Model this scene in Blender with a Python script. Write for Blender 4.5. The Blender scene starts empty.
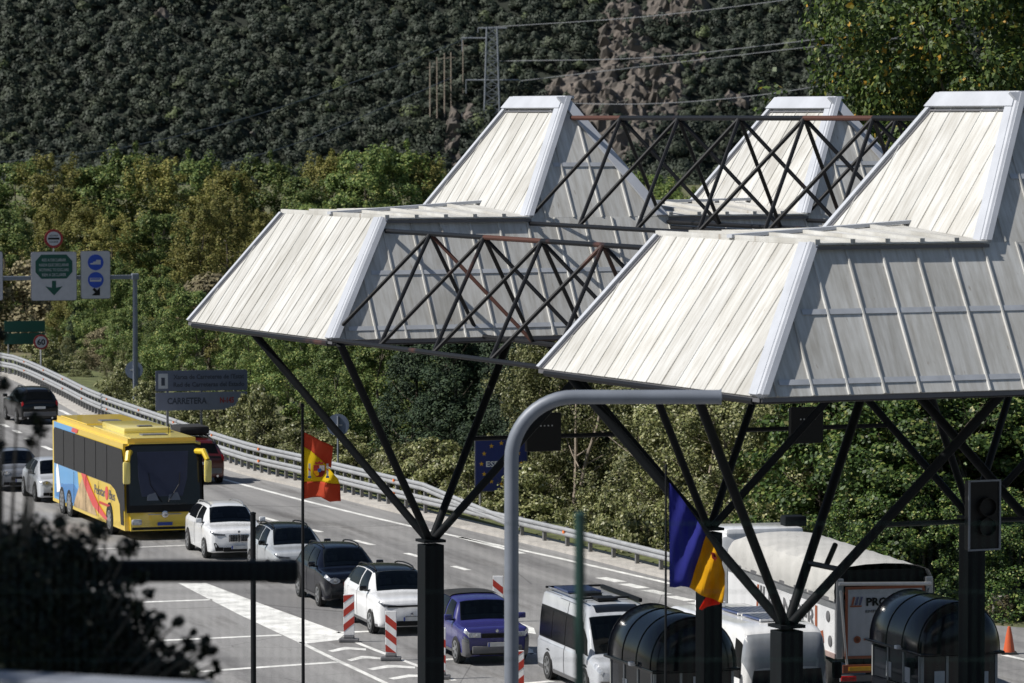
import bpy, bmesh, math, random
import numpy as np
from mathutils import Vector, Matrix, Quaternion

# ---------------------------------------------------------------- camera, sky, sun, exposure
F_PX, V_H, CAM_H = 4295.6, 116.07, 14.5
PITCH = math.atan((341.5 - V_H) / F_PX)
sc = bpy.context.scene
cam_d = bpy.data.cameras.new('camera')
cam_d.sensor_width = 36.0
cam_d.lens = F_PX * 36.0 / 1024.0
cam_d.clip_start, cam_d.clip_end = 0.5, 8000
cam_d.dof.use_dof = True
cam_d.dof.focus_distance = 106.0
cam_d.dof.aperture_fstop = 3.4
cam = bpy.data.objects.new('camera', cam_d)
cam.location = (0, 0, CAM_H)
cam.rotation_euler = (math.pi / 2 - PITCH, 0, 0)
sc.collection.objects.link(cam)
sc.camera = cam

SUN_EL, SUN_BACK = math.radians(46), math.radians(-13)      # sun to the left of the view, a little on the camera's side
S = Vector((-math.cos(SUN_EL) * math.cos(SUN_BACK), math.cos(SUN_EL) * math.sin(SUN_BACK), math.sin(SUN_EL)))
world = bpy.data.worlds.new('World')
sc.world = world
world.use_nodes = True
wn = world.node_tree
for n in list(wn.nodes): wn.nodes.remove(n)
sky = wn.nodes.new('ShaderNodeTexSky')
sky.sky_type = 'NISHITA'
sky.sun_disc = False
sky.sun_elevation = SUN_EL
sky.sun_rotation = -math.pi / 2 + SUN_BACK
sky.altitude = 900
bg = wn.nodes.new('ShaderNodeBackground')
bg.inputs['Strength'].default_value = 0.055
wo = wn.nodes.new('ShaderNodeOutputWorld')
wn.links.new(sky.outputs['Color'], bg.inputs['Color'])
wn.links.new(bg.outputs[0], wo.inputs['Surface'])
sun_d = bpy.data.lights.new('sun', 'SUN')
sun_d.energy = 4.3
sun_d.angle = math.radians(0.55)
sun_d.color = (1.0, 0.955, 0.89)
sun = bpy.data.objects.new('sun', sun_d)
sun.rotation_euler = S.to_track_quat('Z', 'Y').to_euler()
sun.location = (-60, 100, 80)
sc.collection.objects.link(sun)
vs = sc.view_settings
vs.view_transform = 'Standard'
vs.look = 'None'
vs.exposure = 0.42
vs.gamma = 1.0
vs.use_curve_mapping = False
sc.cycles.max_bounces = 6
sc.cycles.diffuse_bounces = 3
sc.cycles.glossy_bounces = 3
sc.cycles.transparent_max_bounces = 6

# ---------------------------------------------------------------- helpers
R = math.radians
rnd = random.Random(7)
nrng = np.random.default_rng(11)
COL = sc.collection

def ray(u, v):
    x = (u - 512.0) / F_PX
    y = (341.5 - v) / F_PX
    c, s = math.cos(PITCH), math.sin(PITCH)
    return Vector((x, c + y * s, -s + y * c))

def gp(u, v, z=0.0):
    """point on the horizontal plane z seen at pixel u, v"""
    d = ray(u, v)
    t = (z - CAM_H) / d.z
    return Vector((d.x * t, d.y * t, z))

def dp(u, v, Y):
    """point at depth Y seen at pixel u, v"""
    d = ray(u, v)
    t = Y / d.y
    return Vector((d.x * t, Y, CAM_H + d.z * t))

def tag(o, label=None, cat=None, group=None, kind=None):
    if label: o['label'] = label
    if cat: o['category'] = cat
    if group: o['group'] = group
    if kind: o['kind'] = kind
    return o

def empty(name, loc=(0, 0, 0), rz=0.0, label=None, cat=None, group=None):
    o = bpy.data.objects.new(name, None)
    o.location = loc
    o.rotation_euler = (0, 0, rz)
    o.empty_display_size = 0.3
    COL.objects.link(o)
    return tag(o, label, cat, group)

def link_mesh(name, me, mat=None, parent=None):
    o = bpy.data.objects.new(name, me)
    if mat is not None and not me.materials: me.materials.append(mat)
    if parent is not None: o.parent = parent
    COL.objects.link(o)
    return o

class MB:
    """collects shapes; build() links them as ONE mesh object"""
    def __init__(s): s.v, s.f = [], []
    def add(s, vs, fs):
        n = len(s.v)
        s.v += [tuple(p) for p in vs]
        s.f += [tuple(i + n for i in f) for f in fs]
        return s
    def box(s, c, d, M=None):
        x, y, z = d[0] / 2, d[1] / 2, d[2] / 2
        vs = [Vector((a * x, b * y, e * z)) for a in (-1, 1) for b in (-1, 1) for e in (-1, 1)]
        if M is not None: vs = [M @ p for p in vs]
        c = Vector(c)
        return s.add([p + c for p in vs], [(0, 1, 3, 2), (4, 6, 7, 5), (0, 4, 5, 1), (2, 3, 7, 6), (0, 2, 6, 4), (1, 5, 7, 3)])
    def bbox(s, c, d, b=0.02):
        """bevelled box"""
        bm = bmesh.new()
        bmesh.ops.create_cube(bm, size=1.0)
        for p in bm.verts: p.co = Vector((p.co.x * d[0], p.co.y * d[1], p.co.z * d[2])) + Vector(c)
        bmesh.ops.bevel(bm, geom=list(bm.edges), offset=b, segments=2, affect='EDGES', profile=0.6)
        bm.verts.ensure_lookup_table()
        s.add([p.co for p in bm.verts], [[q.index for q in f.verts] for f in bm.faces])
        bm.free()
        return s
    def tube(s, p, q, r, n=10, r2=None, cap=True):
        p, q = Vector(p), Vector(q)
        d = (q - p).normalized()
        a = d.orthogonal().normalized()
        b = d.cross(a)
        r2 = r if r2 is None else r2
        vs = []
        for c, rr in ((p, r), (q, r2)):
            for i in range(n):
                t = 2 * math.pi * i / n
                vs.append(c + (a * math.cos(t) + b * math.sin(t)) * rr)
        fs = [(i, (i + 1) % n, n + (i + 1) % n, n + i) for i in range(n)]
        if cap: fs += [tuple(range(n - 1, -1, -1)), tuple(range(n, 2 * n))]
        return s.add(vs, fs)
    def sweep(s, pts, r, n=12):
        pts = [Vector(p) for p in pts]
        k = len(pts)
        vs = []
        a = None
        for i, p in enumerate(pts):
            d = (pts[min(i + 1, k - 1)] - pts[max(i - 1, 0)]).normalized()
            if a is None: a = d.orthogonal().normalized()
            a = (a - d * a.dot(d)).normalized()
            b = d.cross(a)
            rr = r[i] if isinstance(r, (list, tuple)) else r
            for j in range(n):
                t = 2 * math.pi * j / n
                vs.append(p + (a * math.cos(t) + b * math.sin(t)) * rr)
        fs = [(i * n + j, i * n + (j + 1) % n, (i + 1) * n + (j + 1) % n, (i + 1) * n + j) for i in range(k - 1) for j in range(n)]
        fs += [tuple(range(n - 1, -1, -1)), tuple((k - 1) * n + j for j in range(n))]
        return s.add(vs, fs)
    def prism(s, poly, off):
        """polygon (list of points) extruded by the vector off"""
        off = Vector(off)
        k = len(poly)
        a = [Vector(p) for p in poly]
        fs = [tuple(range(k - 1, -1, -1)), tuple(range(k, 2 * k))]
        fs += [(i, (i + 1) % k, k + (i + 1) % k, k + i) for i in range(k)]
        return s.add(a + [p + off for p in a], fs)
    def lathe(s, prof, axis='y', c=(0, 0, 0), n=20):
        """profile of (radius, along) turned about an axis"""
        c = Vector(c)
        vs = []
        for (r, h) in prof:
            for i in range(n):
                t = 2 * math.pi * i / n
                if axis == 'y': vs.append(c + Vector((r * math.cos(t), h, r * math.sin(t))))
                elif axis == 'x': vs.append(c + Vector((h, r * math.cos(t), r * math.sin(t))))
                else: vs.append(c + Vector((r * math.cos(t), r * math.sin(t), h)))
        k = len(prof)
        fs = [(i * n + j, i * n + (j + 1) % n, (i + 1) * n + (j + 1) % n, (i + 1) * n + j) for i in range(k - 1) for j in range(n)]
        fs += [tuple(range(n - 1, -1, -1)), tuple((k - 1) * n + j for j in range(n))]
        return s.add(vs, fs)
    def mesh(s, name, smooth=False, fix=True):
        me = bpy.data.meshes.new(name)
        me.from_pydata(s.v, [], s.f)
        if fix:
            bm = bmesh.new(); bm.from_mesh(me)
            bmesh.ops.recalc_face_normals(bm, faces=bm.faces)
            bm.to_mesh(me); bm.free()
        if smooth:
            me.polygons.foreach_set('use_smooth', [True] * len(me.polygons))
            me.set_sharp_from_angle(angle=R(38))
        me.update()
        return me
    def build(s, name, mat, parent=None, smooth=False, fix=True):
        return link_mesh(name, s.mesh(name, smooth, fix), mat, parent)

def copy_tree(o, parent=None):
    c = o.copy()
    COL.objects.link(c)
    c.parent = parent
    for ch in list(o.children): copy_tree(ch, c)
    return c

def text_mesh(txt, size, align='LEFT', ext=0.004, bold=0.0):
    cu = bpy.data.curves.new('txt', 'FONT')
    cu.body = txt; cu.size = size; cu.align_x = align; cu.extrude = ext; cu.offset = bold
    cu.resolution_u = 2
    o = bpy.data.objects.new('txt', cu)
    COL.objects.link(o)
    bpy.context.view_layer.update()
    me = bpy.data.meshes.new_from_object(o)
    bpy.data.objects.remove(o); bpy.data.curves.remove(cu)
    return me

def put_text(txt, size, M, mat, parent, name='lettering', align='LEFT', bold=0.0, width=None):
    me = text_mesh(txt, size, align, 0.003, bold)
    me.name = name
    if width:
        xs = [p.co.x for p in me.vertices]
        k = width / max(1e-6, max(xs) - min(xs))
        M = M @ Matrix.Diagonal((k, 1, 1, 1))
    me.transform(M)
    me.materials.clear()
    return link_mesh(name, me, mat, parent)

# ---------------------------------------------------------------- materials
def new_mat(name):
    m = bpy.data.materials.new(name); m.use_nodes = True
    nt = m.node_tree
    b = nt.nodes['Principled BSDF']
    return m, nt, b

def sock(b, *names):
    for n in names:
        if n in b.inputs: return b.inputs[n]

def lin(c):
    """sRGB 0-255 -> linear"""
    return tuple(((x / 255) / 12.92 if x / 255 <= 0.04045 else ((x / 255 + 0.055) / 1.055) ** 2.4) for x in c)

def mk(name, col, rough=0.6, metal=0.0, var=0.12, scale=2.0, bump=0.0, bscale=20.0, coat=0.0, spec=0.5, stretch=(1, 1, 1), col2=None):
    m, nt, b = new_mat(name)
    b.inputs['Roughness'].default_value = rough
    b.inputs['Metallic'].default_value = metal
    sock(b, 'Specular IOR Level').default_value = spec
    if coat: sock(b, 'Coat Weight').default_value = coat; sock(b, 'Coat Roughness').default_value = 0.05
    tc = nt.nodes.new('ShaderNodeTexCoord')
    mp = nt.nodes.new('ShaderNodeMapping')
    mp.inputs['Scale'].default_value = stretch
    nt.links.new(tc.outputs['Object'], mp.inputs['Vector'])
    nz = nt.nodes.new('ShaderNodeTexNoise')
    nz.inputs['Scale'].default_value = scale
    nz.inputs['Detail'].default_value = 6
    nz.inputs['Roughness'].default_value = 0.62
    nt.links.new(mp.outputs[0], nz.inputs['Vector'])
    rp = nt.nodes.new('ShaderNodeValToRGB')
    a = tuple(max(0, c * (1 - var)) for c in col) if col2 is None else col2
    e = tuple(min(1, c * (1 + var * 0.7)) for c in col) if col2 is None else col
    rp.color_ramp.elements[0].position = 0.32; rp.color_ramp.elements[0].color = (*a, 1)
    rp.color_ramp.elements[1].position = 0.68; rp.color_ramp.elements[1].color = (*e, 1)
    nt.links.new(nz.outputs['Fac'], rp.inputs['Fac'])
    nt.links.new(rp.outputs['Color'], b.inputs['Base Color'])
    if bump:
        n2 = nt.nodes.new('ShaderNodeTexNoise')
        n2.inputs['Scale'].default_value = bscale; n2.inputs['Detail'].default_value = 4
        nt.links.new(tc.outputs['Object'], n2.inputs['Vector'])
        bp = nt.nodes.new('ShaderNodeBump')
        bp.inputs['Strength'].default_value = bump; bp.inputs['Distance'].default_value = 0.02
        nt.links.new(n2.outputs['Fac'], bp.inputs['Height'])
        nt.links.new(bp.outputs[0], b.inputs['Normal'])
    return m

def leaf_mat(name, cols, rough=0.6, trans=0.25, spec=0.25):
    """leaf colour drawn per leaf; a little light passes through"""
    m, nt, b = new_mat(name)
    g = nt.nodes.new('ShaderNodeNewGeometry')
    oi = nt.nodes.new('ShaderNodeObjectInfo')
    rp = nt.nodes.new('ShaderNodeValToRGB')
    rp.color_ramp.interpolation = 'LINEAR'
    while len(rp.color_ramp.elements) < len(cols): rp.color_ramp.elements.new(0.5)
    for i, (p, c) in enumerate(cols):
        rp.color_ramp.elements[i].position = p
        rp.color_ramp.elements[i].color = (*c, 1)
    nt.links.new(g.outputs['Random Per Island'], rp.inputs['Fac'])
    hs = nt.nodes.new('ShaderNodeHueSaturation')
    mr = nt.nodes.new('ShaderNodeMapRange')
    mr.inputs['To Min'].default_value = 0.72; mr.inputs['To Max'].default_value = 1.25
    nt.links.new(oi.outputs['Random'], mr.inputs['Value'])
    nt.links.new(mr.outputs[0], hs.inputs['Value'])
    nt.links.new(rp.outputs['Color'], hs.inputs['Color'])
    nt.links.new(hs.outputs[0], b.inputs['Base Color'])
    b.inputs['Roughness'].default_value = rough
    sock(b, 'Specular IOR Level').default_value = spec
    tr = nt.nodes.new('ShaderNodeBsdfTranslucent')
    nt.links.new(hs.outputs[0], tr.inputs['Color'])
    mx = nt.nodes.new('ShaderNodeMixShader')
    mx.inputs[0].default_value = trans
    nt.links.new(b.outputs[0], mx.inputs[1]); nt.links.new(tr.outputs[0], mx.inputs[2])
    nt.links.new(mx.outputs[0], nt.nodes['Material Output'].inputs['Surface'])
    return m

def roof_mat(name, col, dark):
    """weathered corrugated sheet: streaks that run down the slope, dirt, rust specks"""
    m, nt, b = new_mat(name)
    b.inputs['Roughness'].default_value = 0.55
    sock(b, 'Specular IOR Level').default_value = 0.3
    tc = nt.nodes.new('ShaderNodeTexCoord')
    oi = nt.nodes.new('ShaderNodeObjectInfo')
    at = nt.nodes.new('ShaderNodeAttribute'); at.attribute_name = 'slope'
    nz = nt.nodes.new('ShaderNodeTexNoise')
    nz.inputs['Scale'].default_value = 1.0; nz.inputs['Detail'].default_value = 7; nz.inputs['Roughness'].default_value = 0.65
    mp = nt.nodes.new('ShaderNodeMapping'); mp.inputs['Scale'].default_value = (9, 0.9, 1)
    nt.links.new(at.outputs['Vector'], mp.inputs['Vector'])
    nt.links.new(mp.outputs[0], nz.inputs['Vector'])
    rp = nt.nodes.new('ShaderNodeValToRGB')
    rp.color_ramp.elements[0].position = 0.28; rp.color_ramp.elements[0].color = (*dark, 1)
    rp.color_ramp.elements[1].position = 0.62; rp.color_ramp.elements[1].color = (*col, 1)
    nt.links.new(nz.outputs['Fac'], rp.inputs['Fac'])
    # blotches
    n2 = nt.nodes.new('ShaderNodeTexNoise'); n2.inputs['Scale'].default_value = 0.8; n2.inputs['Detail'].default_value = 5
    nt.links.new(tc.outputs['Object'], n2.inputs['Vector'])
    r2 = nt.nodes.new('ShaderNodeValToRGB')
    r2.color_ramp.elements[0].position = 0.3; r2.color_ramp.elements[0].color = (0.80, 0.79, 0.765, 1)
    r2.color_ramp.elements[1].position = 0.65; r2.color_ramp.elements[1].color = (1, 1, 1, 1)
    nt.links.new(n2.outputs['Fac'], r2.inputs['Fac'])
    mu = nt.nodes.new('ShaderNodeMix'); mu.data_type = 'RGBA'; mu.blend_type = 'MULTIPLY'; mu.inputs['Factor'].default_value = 1
    nt.links.new(rp.outputs[0], mu.inputs['A']); nt.links.new(r2.outputs[0], mu.inputs['B'])
    hs = nt.nodes.new('ShaderNodeHueSaturation')
    mr = nt.nodes.new('ShaderNodeMapRange'); mr.inputs['To Min'].default_value = 0.86; mr.inputs['To Max'].default_value = 1.06
    nt.links.new(oi.outputs['Random'], mr.inputs['Value']); nt.links.new(mr.outputs[0], hs.inputs['Value'])
    nt.links.new(mu.outputs['Result'], hs.inputs['Color'])
    # rust specks
    n3 = nt.nodes.new('ShaderNodeTexNoise'); n3.inputs['Scale'].default_value = 3.0; n3.inputs['Detail'].default_value = 8
    mp3 = nt.nodes.new('ShaderNodeMapping'); mp3.inputs['Scale'].default_value = (5, 1.2, 1); mp3.inputs['Location'].default_value = (3, 7, 0)
    nt.links.new(at.outputs['Vector'], mp3.inputs['Vector']); nt.links.new(mp3.outputs[0], n3.inputs['Vector'])
    r3 = nt.nodes.new('ShaderNodeValToRGB')
    r3.color_ramp.elements[0].position = 0.66; r3.color_ramp.elements[0].color = (0, 0, 0, 1)
    r3.color_ramp.elements[1].position = 0.76; r3.color_ramp.elements[1].color = (0.75, 0.75, 0.75, 1)
    nt.links.new(n3.outputs['Fac'], r3.inputs['Fac'])
    mx = nt.nodes.new('ShaderNodeMix'); mx.data_type = 'RGBA'
    nt.links.new(r3.outputs[0], mx.inputs['Factor'])
    nt.links.new(hs.outputs[0], mx.inputs['A']); mx.inputs['B'].default_value = (0.22, 0.17, 0.12, 1)
    nt.links.new(mx.outputs['Result'], b.inputs['Base Color'])
    return m

def steel_mat(name, col, rust=0.0, rough=0.5):
    m, nt, b = new_mat(name)
    b.inputs['Roughness'].default_value = rough
    sock(b, 'Specular IOR Level').default_value = 0.25
    tc = nt.nodes.new('ShaderNodeTexCoord')
    nz = nt.nodes.new('ShaderNodeTexNoise'); nz.inputs['Scale'].default_value = 0.55; nz.inputs['Detail'].default_value = 7
    nt.links.new(tc.outputs['Object'], nz.inputs['Vector'])
    rp = nt.nodes.new('ShaderNodeValToRGB')
    p = 0.64 if rust else 0.9
    rp.color_ramp.elements[0].position = p; rp.color_ramp.elements[0].color = (*col, 1)
    rp.color_ramp.elements[1].position = p + 0.08
    rp.color_ramp.elements[1].color = (0.085, 0.036, 0.026, 1) if rust else (*[c * 1.5 for c in col], 1)
    nt.links.new(nz.outputs['Fac'], rp.inputs['Fac'])
    nt.links.new(rp.outputs[0], b.inputs['Base Color'])
    return m

MT = {}
MT['roof'] = roof_mat('roof_sheet', (0.61, 0.612, 0.595), (0.40, 0.385, 0.35))
MT['roof_flash'] = mk('roof_flashing', (0.43, 0.45, 0.49), 0.5, 0.0, 0.10, 1.5)
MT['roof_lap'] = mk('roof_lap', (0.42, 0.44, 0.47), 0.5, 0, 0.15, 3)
MT['fascia'] = mk('fascia', (0.10, 0.10, 0.11), 0.6)
MT['steel'] = steel_mat('canopy_steel', (0.006, 0.0065, 0.008), 1)
MT['steel_rust'] = steel_mat('canopy_steel_rusty', (0.075, 0.034, 0.026), 0, 0.8)
MT['column'] = mk('column_paint', (0.006, 0.0075, 0.009), 0.6, 0, 0.2, 2, spec=0.12)
MT['black'] = mk('black_plastic', (0.006, 0.006, 0.0065), 0.5, 0, 0.2, 4, spec=0.25)
MT['rubber'] = mk('rubber', (0.018, 0.018, 0.018), 0.85, 0, 0.25, 8)
MT['asphalt'] = None
MT['paint'] = mk('road_paint', (0.72, 0.72, 0.69), 0.7, 0, 0.3, 1.6, 0.2, 40)
MT['galv'] = mk('galvanised', (0.34, 0.35, 0.36), 0.5, 0.2, 0.14, 2.5)
MT['galv_d'] = mk('galvanised_post', (0.20, 0.20, 0.20), 0.6, 0.3, 0.2, 3)
MT['orange'] = mk('orange_reflector', (0.75, 0.18, 0.03), 0.4)
MT['concrete'] = mk('concrete', (0.42, 0.40, 0.37), 0.85, 0, 0.2, 1.5, 0.3, 30)
MT['white'] = mk('white_enamel', (0.78, 0.78, 0.78), 0.4, 0, 0.06, 3)
MT['sign_white'] = mk('sign_white', (0.40, 0.40, 0.43), 0.5, 0, 0.08, 3)
MT['sign_back'] = mk('sign_back', (0.11, 0.14, 0.20), 0.5, 0.2, 0.12, 3)
MT['pole_blue'] = mk('grey_pole', (0.17, 0.19, 0.225), 0.5, 0.1, 0.12, 2)
MT['red'] = mk('sign_red', (0.26, 0.02, 0.022), 0.45, 0, 0.15, 4)
MT['green_sign'] = mk('sign_green', (0.0, 0.06, 0.042), 0.45)
MT['blue_sign'] = mk('sign_blue', (0.015, 0.06, 0.38), 0.45)
MT['eu_blue'] = mk('eu_blue', (0.010, 0.022, 0.14), 0.5)
MT['star'] = mk('star_yellow', (0.65, 0.36, 0.02), 0.5)
MT['glass'] = mk('vehicle_glass', (0.010, 0.012, 0.016), 0.08, 0, 0.3, 1.5, spec=0.35)
def screen_glass():
    m, nt, b = new_mat('windscreen_glass')
    tr = nt.nodes.new('ShaderNodeBsdfTransparent'); tr.inputs['Color'].default_value = (0.50, 0.56, 0.58, 1)
    gs_ = nt.nodes.new('ShaderNodeBsdfGlossy'); gs_.inputs['Roughness'].default_value = 0.04
    fr = nt.nodes.new('ShaderNodeFresnel'); fr.inputs['IOR'].default_value = 1.45
    mx = nt.nodes.new('ShaderNodeMixShader')
    nt.links.new(fr.outputs[0], mx.inputs[0]); nt.links.new(tr.outputs[0], mx.inputs[1]); nt.links.new(gs_.outputs[0], mx.inputs[2])
    nt.links.new(mx.outputs[0], nt.nodes['Material Output'].inputs['Surface'])
    nt.nodes.remove(b)
    return m
MT['screen'] = screen_glass()
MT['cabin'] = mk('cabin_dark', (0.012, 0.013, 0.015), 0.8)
MT['seat'] = mk('seat_cloth', (0.06, 0.06, 0.065), 0.9, 0, 0.3, 8)
MT['dash'] = mk('dashboard', (0.10, 0.10, 0.105), 0.8, 0, 0.3, 8)
MT['paper'] = mk('paper', (0.45, 0.47, 0.48), 0.8)
MT['glass2'] = mk('vehicle_glass_side', (0.004, 0.0045, 0.005), 0.2, 0, 0.3, 1.5, spec=0.12)
MT['chrome'] = mk('bright_trim', (0.62, 0.63, 0.65), 0.2, 0.9, 0.05)
MT['alloy'] = mk('alloy', (0.38, 0.39, 0.40), 0.35, 0.7, 0.1, 6)
MT['lamp'] = mk('headlamp_lens', (0.55, 0.57, 0.60), 0.12, 0.3, 0.5, 14)
MT['lampd'] = mk('headlamp_dark', (0.10, 0.11, 0.12), 0.12, 0.2, 0.5, 14)
MT['tail'] = mk('tail_lamp', (0.42, 0.01, 0.012), 0.25, 0, 0.3, 10)
MT['plate'] = mk('licence_plate', (0.62, 0.62, 0.60), 0.5)
MT['plate_b'] = mk('plate_blue', (0.02, 0.06, 0.35), 0.5)
MT['clad'] = mk('grey_cladding', (0.11, 0.11, 0.115), 0.6)
# ================================================================ SETTING
def ground_mat():
    m, nt, b = new_mat('valley_ground')
    b.inputs['Roughness'].default_value = 0.95
    tc = nt.nodes.new('ShaderNodeTexCoord')
    nz = nt.nodes.new('ShaderNodeTexNoise'); nz.inputs['Scale'].default_value = 0.35; nz.inputs['Detail'].default_value = 9; nz.inputs['Roughness'].default_value = 0.7
    nt.links.new(tc.outputs['Object'], nz.inputs['Vector'])
    rp = nt.nodes.new('ShaderNodeValToRGB')
    rp.color_ramp.elements[0].position = 0.35; rp.color_ramp.elements[0].color = (0.055, 0.07, 0.028, 1)
    rp.color_ramp.elements[1].position = 0.66; rp.color_ramp.elements[1].color = (0.19, 0.15, 0.10, 1)
    e = rp.color_ramp.elements.new(0.5); e.color = (0.10, 0.11, 0.045, 1)
    nt.links.new(nz.outputs['Fac'], rp.inputs['Fac']); nt.links.new(rp.outputs[0], b.inputs['Base Color'])
    return m

def asphalt_mat():
    m, nt, b = new_mat('asphalt')
    b.inputs['Roughness'].default_value = 0.88
    sock(b, 'Specular IOR Level').default_value = 0.3
    tc = nt.nodes.new('ShaderNodeTexCoord')
    def noise(scale, detail=6, st=(1, 1, 1), rot=0.0):
        mp = nt.nodes.new('ShaderNodeMapping'); mp.vector_type = 'TEXTURE'; mp.inputs['Scale'].default_value = st; mp.inputs['Rotation'].default_value = (0, 0, rot)
        nt.links.new(tc.outputs['Object'], mp.inputs['Vector'])
        n = nt.nodes.new('ShaderNodeTexNoise'); n.inputs['Scale'].default_value = scale; n.inputs['Detail'].default_value = detail; n.inputs['Roughness'].default_value = 0.65
        nt.links.new(mp.outputs[0], n.inputs['Vector'])
        return n.outputs['Fac']
    def ramp(src, p0, c0, p1, c1):
        r = nt.nodes.new('ShaderNodeValToRGB')
        r.color_ramp.elements[0].position = p0; r.color_ramp.elements[0].color = (*c0, 1)
        r.color_ramp.elements[1].position = p1; r.color_ramp.elements[1].color = (*c1, 1)
        nt.links.new(src, r.inputs['Fac'])
        return r.outputs[0]
    def mul(a, c):
        x = nt.nodes.new('ShaderNodeMix'); x.data_type = 'RGBA'; x.blend_type = 'MULTIPLY'; x.inputs['Factor'].default_value = 1
        nt.links.new(a, x.inputs['A']); nt.links.new(c, x.inputs['B'])
        return x.outputs['Result']
    base = ramp(noise(0.12, 5, (1, 5, 1), R(16)), 0.3, (0.25, 0.248, 0.245), 0.7, (0.31, 0.305, 0.297))
    grain = ramp(noise(14, 3), 0.3, (0.80, 0.80, 0.80), 0.7, (1.1, 1.1, 1.1))
    lanes = ramp(noise(0.55, 3, (1, 26, 1), R(16)), 0.40, (0.66, 0.66, 0.67), 0.58, (1, 1, 1))      # tyre and oil tracks along the lanes
    stain = ramp(noise(0.7, 6, (1, 9, 1), R(16)), 0.34, (0.62, 0.61, 0.60), 0.46, (1, 1, 1))
    c = mul(mul(mul(base, grain), lanes), stain)
    vo = nt.nodes.new('ShaderNodeTexVoronoi'); vo.feature = 'DISTANCE_TO_EDGE'; vo.inputs['Scale'].default_value = 0.16
    nt.links.new(tc.outputs['Object'], vo.inputs['Vector'])
    cr = ramp(vo.outputs['Distance'], 0.0, (0.5, 0.5, 0.5), 0.004, (1, 1, 1))                            # cracks sealed with tar
    c = mul(c, cr)
    nt.links.new(c, b.inputs['Base Color'])
    return m

MT['ground'] = ground_mat()
MT['asphalt'] = asphalt_mat()

# ground sheet to the horizon
g = MB()
g.add([(-3500, 28, 0), (3500, 28, 0), (3500, 6000, 0), (-3500, 6000, 0)], [(0, 1, 2, 3)])
tag(g.build('ground', MT['ground'], fix=False), kind='structure')
# terrace on the near side, from which the picture is taken, with its retaining wall down to the plaza
tm = MB(); tm.box((0, -1, 5.15), (160, 60, 10.5))
tag(tm.build('terrace_ground', mk('terrace_soil', (0.16, 0.14, 0.10), 0.9, 0, 0.3, 0.8)), kind='structure')

def crom(pts, step):
    """Catmull-Rom through pts, resampled every step metres"""
    P = [pts[0] * 2 - pts[1]] + list(pts) + [pts[-1] * 2 - pts[-2]]
    out = []
    for i in range(1, len(P) - 2):
        p0, p1, p2, p3 = P[i - 1:i + 3]
        for k in range(24):
            t = k / 24
            out.append(0.5 * ((2 * p1) + (p2 - p0) * t + (2 * p0 - 5 * p1 + 4 * p2 - p3) * t * t + (3 * p1 - p0 - 3 * p2 + p3) * t ** 3))
    out.append(P[-2])
    res = [out[0]]; acc = 0.0
    for a, b in zip(out, out[1:]):
        d = (b - a).length
        while acc + d >= step:
            a = a + (b - a) * ((step - acc) / d)
            res.append(a.copy()); d = (b - a).length; acc = 0.0
        acc += d
    return res

RAILPX = [(-75, 363), (0, 374), (25, 381), (60, 398), (95, 416), (150, 437), (242, 470), (310, 487), (420, 515), (540, 543), (621, 563), (668, 575), (740, 592), (830, 610)]
rail_line = crom([gp(u, v) for u, v in RAILPX], 1.0)

def offs(line, d):
    """line moved sideways by d metres (positive = away from the carriageway)"""
    out = []
    for i, p in enumerate(line):
        t = (line[min(i + 1, len(line) - 1)] - line[max(i - 1, 0)]).normalized()
        out.append(p + Vector((-t.y, t.x, 0)) * d)
    return out

# asphalt: plaza and both carriageways as one sheet
edge = offs(rail_line, 0.25)
right = edge + [gp(900, 618), gp(950, 622), gp(1040, 629), Vector((24, 119, 0)), Vector((60, 108, 0))]
poly = [Vector((-120, 29.5, 0))] + [Vector((60, 29.5, 0))] + list(reversed(right)) + [Vector((-60, 330, 0)), Vector((-120, 330, 0))]
bm = bmesh.new()
vv = [bm.verts.new((p.x, p.y, 0.004)) for p in poly]
bm.faces.new(vv)
bmesh.ops.triangulate(bm, faces=bm.faces)
me = bpy.data.meshes.new('asphalt_road'); bm.to_mesh(me); bm.free()
tag(link_mesh('asphalt_road', me, MT['asphalt']), kind='structure')

# pale concrete strip below the barrier
def ribbon(line, w0, w1, z0, z1, name, mat):
    a, b = offs(line, w0), offs(line, w1)
    m = MB(); n = len(a)
    m.v = [(p.x, p.y, z1) for p in a] + [(p.x, p.y, z1) for p in b] + [(p.x, p.y, z0) for p in a] + [(p.x, p.y, z0) for p in b]
    for i in range(n - 1):
        m.f += [(i, i + 1, n + i + 1, n + i), (2 * n + i, i, i + 1, 2 * n + i + 1)[::-1], (n + i, n + i + 1, 3 * n + i + 1, 3 * n + i)]
    return tag(m.build(name, mat), kind='structure')
ribbon(rail_line, -0.55, 0.6, 0.0, 0.10, 'kerb', MT['concrete'])
ribbon(rail_line, 0.6, 5.0, 0.0, 0.14, 'grass_verge', mk('verge_grass', (0.10, 0.115, 0.04), 0.95, 0, 0.5, 1.2, 0.4, 12))

# painted markings, each a sheet of its own 4 mm above the asphalt
def marking(name, poly_px, z=0.009):
    m = MB()
    p = [gp(u, v, z) for u, v in poly_px]
    m.add(p, [tuple(range(len(p)))])
    return tag(m.build(name, MT['paint'], fix=False), kind='structure')

def line_mark(name, px, w, z=0.009, step=2.0):
    pts = [gp(u, v, z) for u, v in px]
    ln = crom(pts, min(step, (pts[-1] - pts[0]).length / 3)) if len(pts) > 2 else pts
    a, b = offs(ln, -w / 2), offs(ln, w / 2)
    m = MB(); n = len(a)
    m.v = [tuple(p) for p in a + b]
    m.f = [(i, n + i, n + i + 1, i + 1) for i in range(n - 1)]
    return tag(m.build(name, MT['paint'], fix=False), kind='structure')

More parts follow.
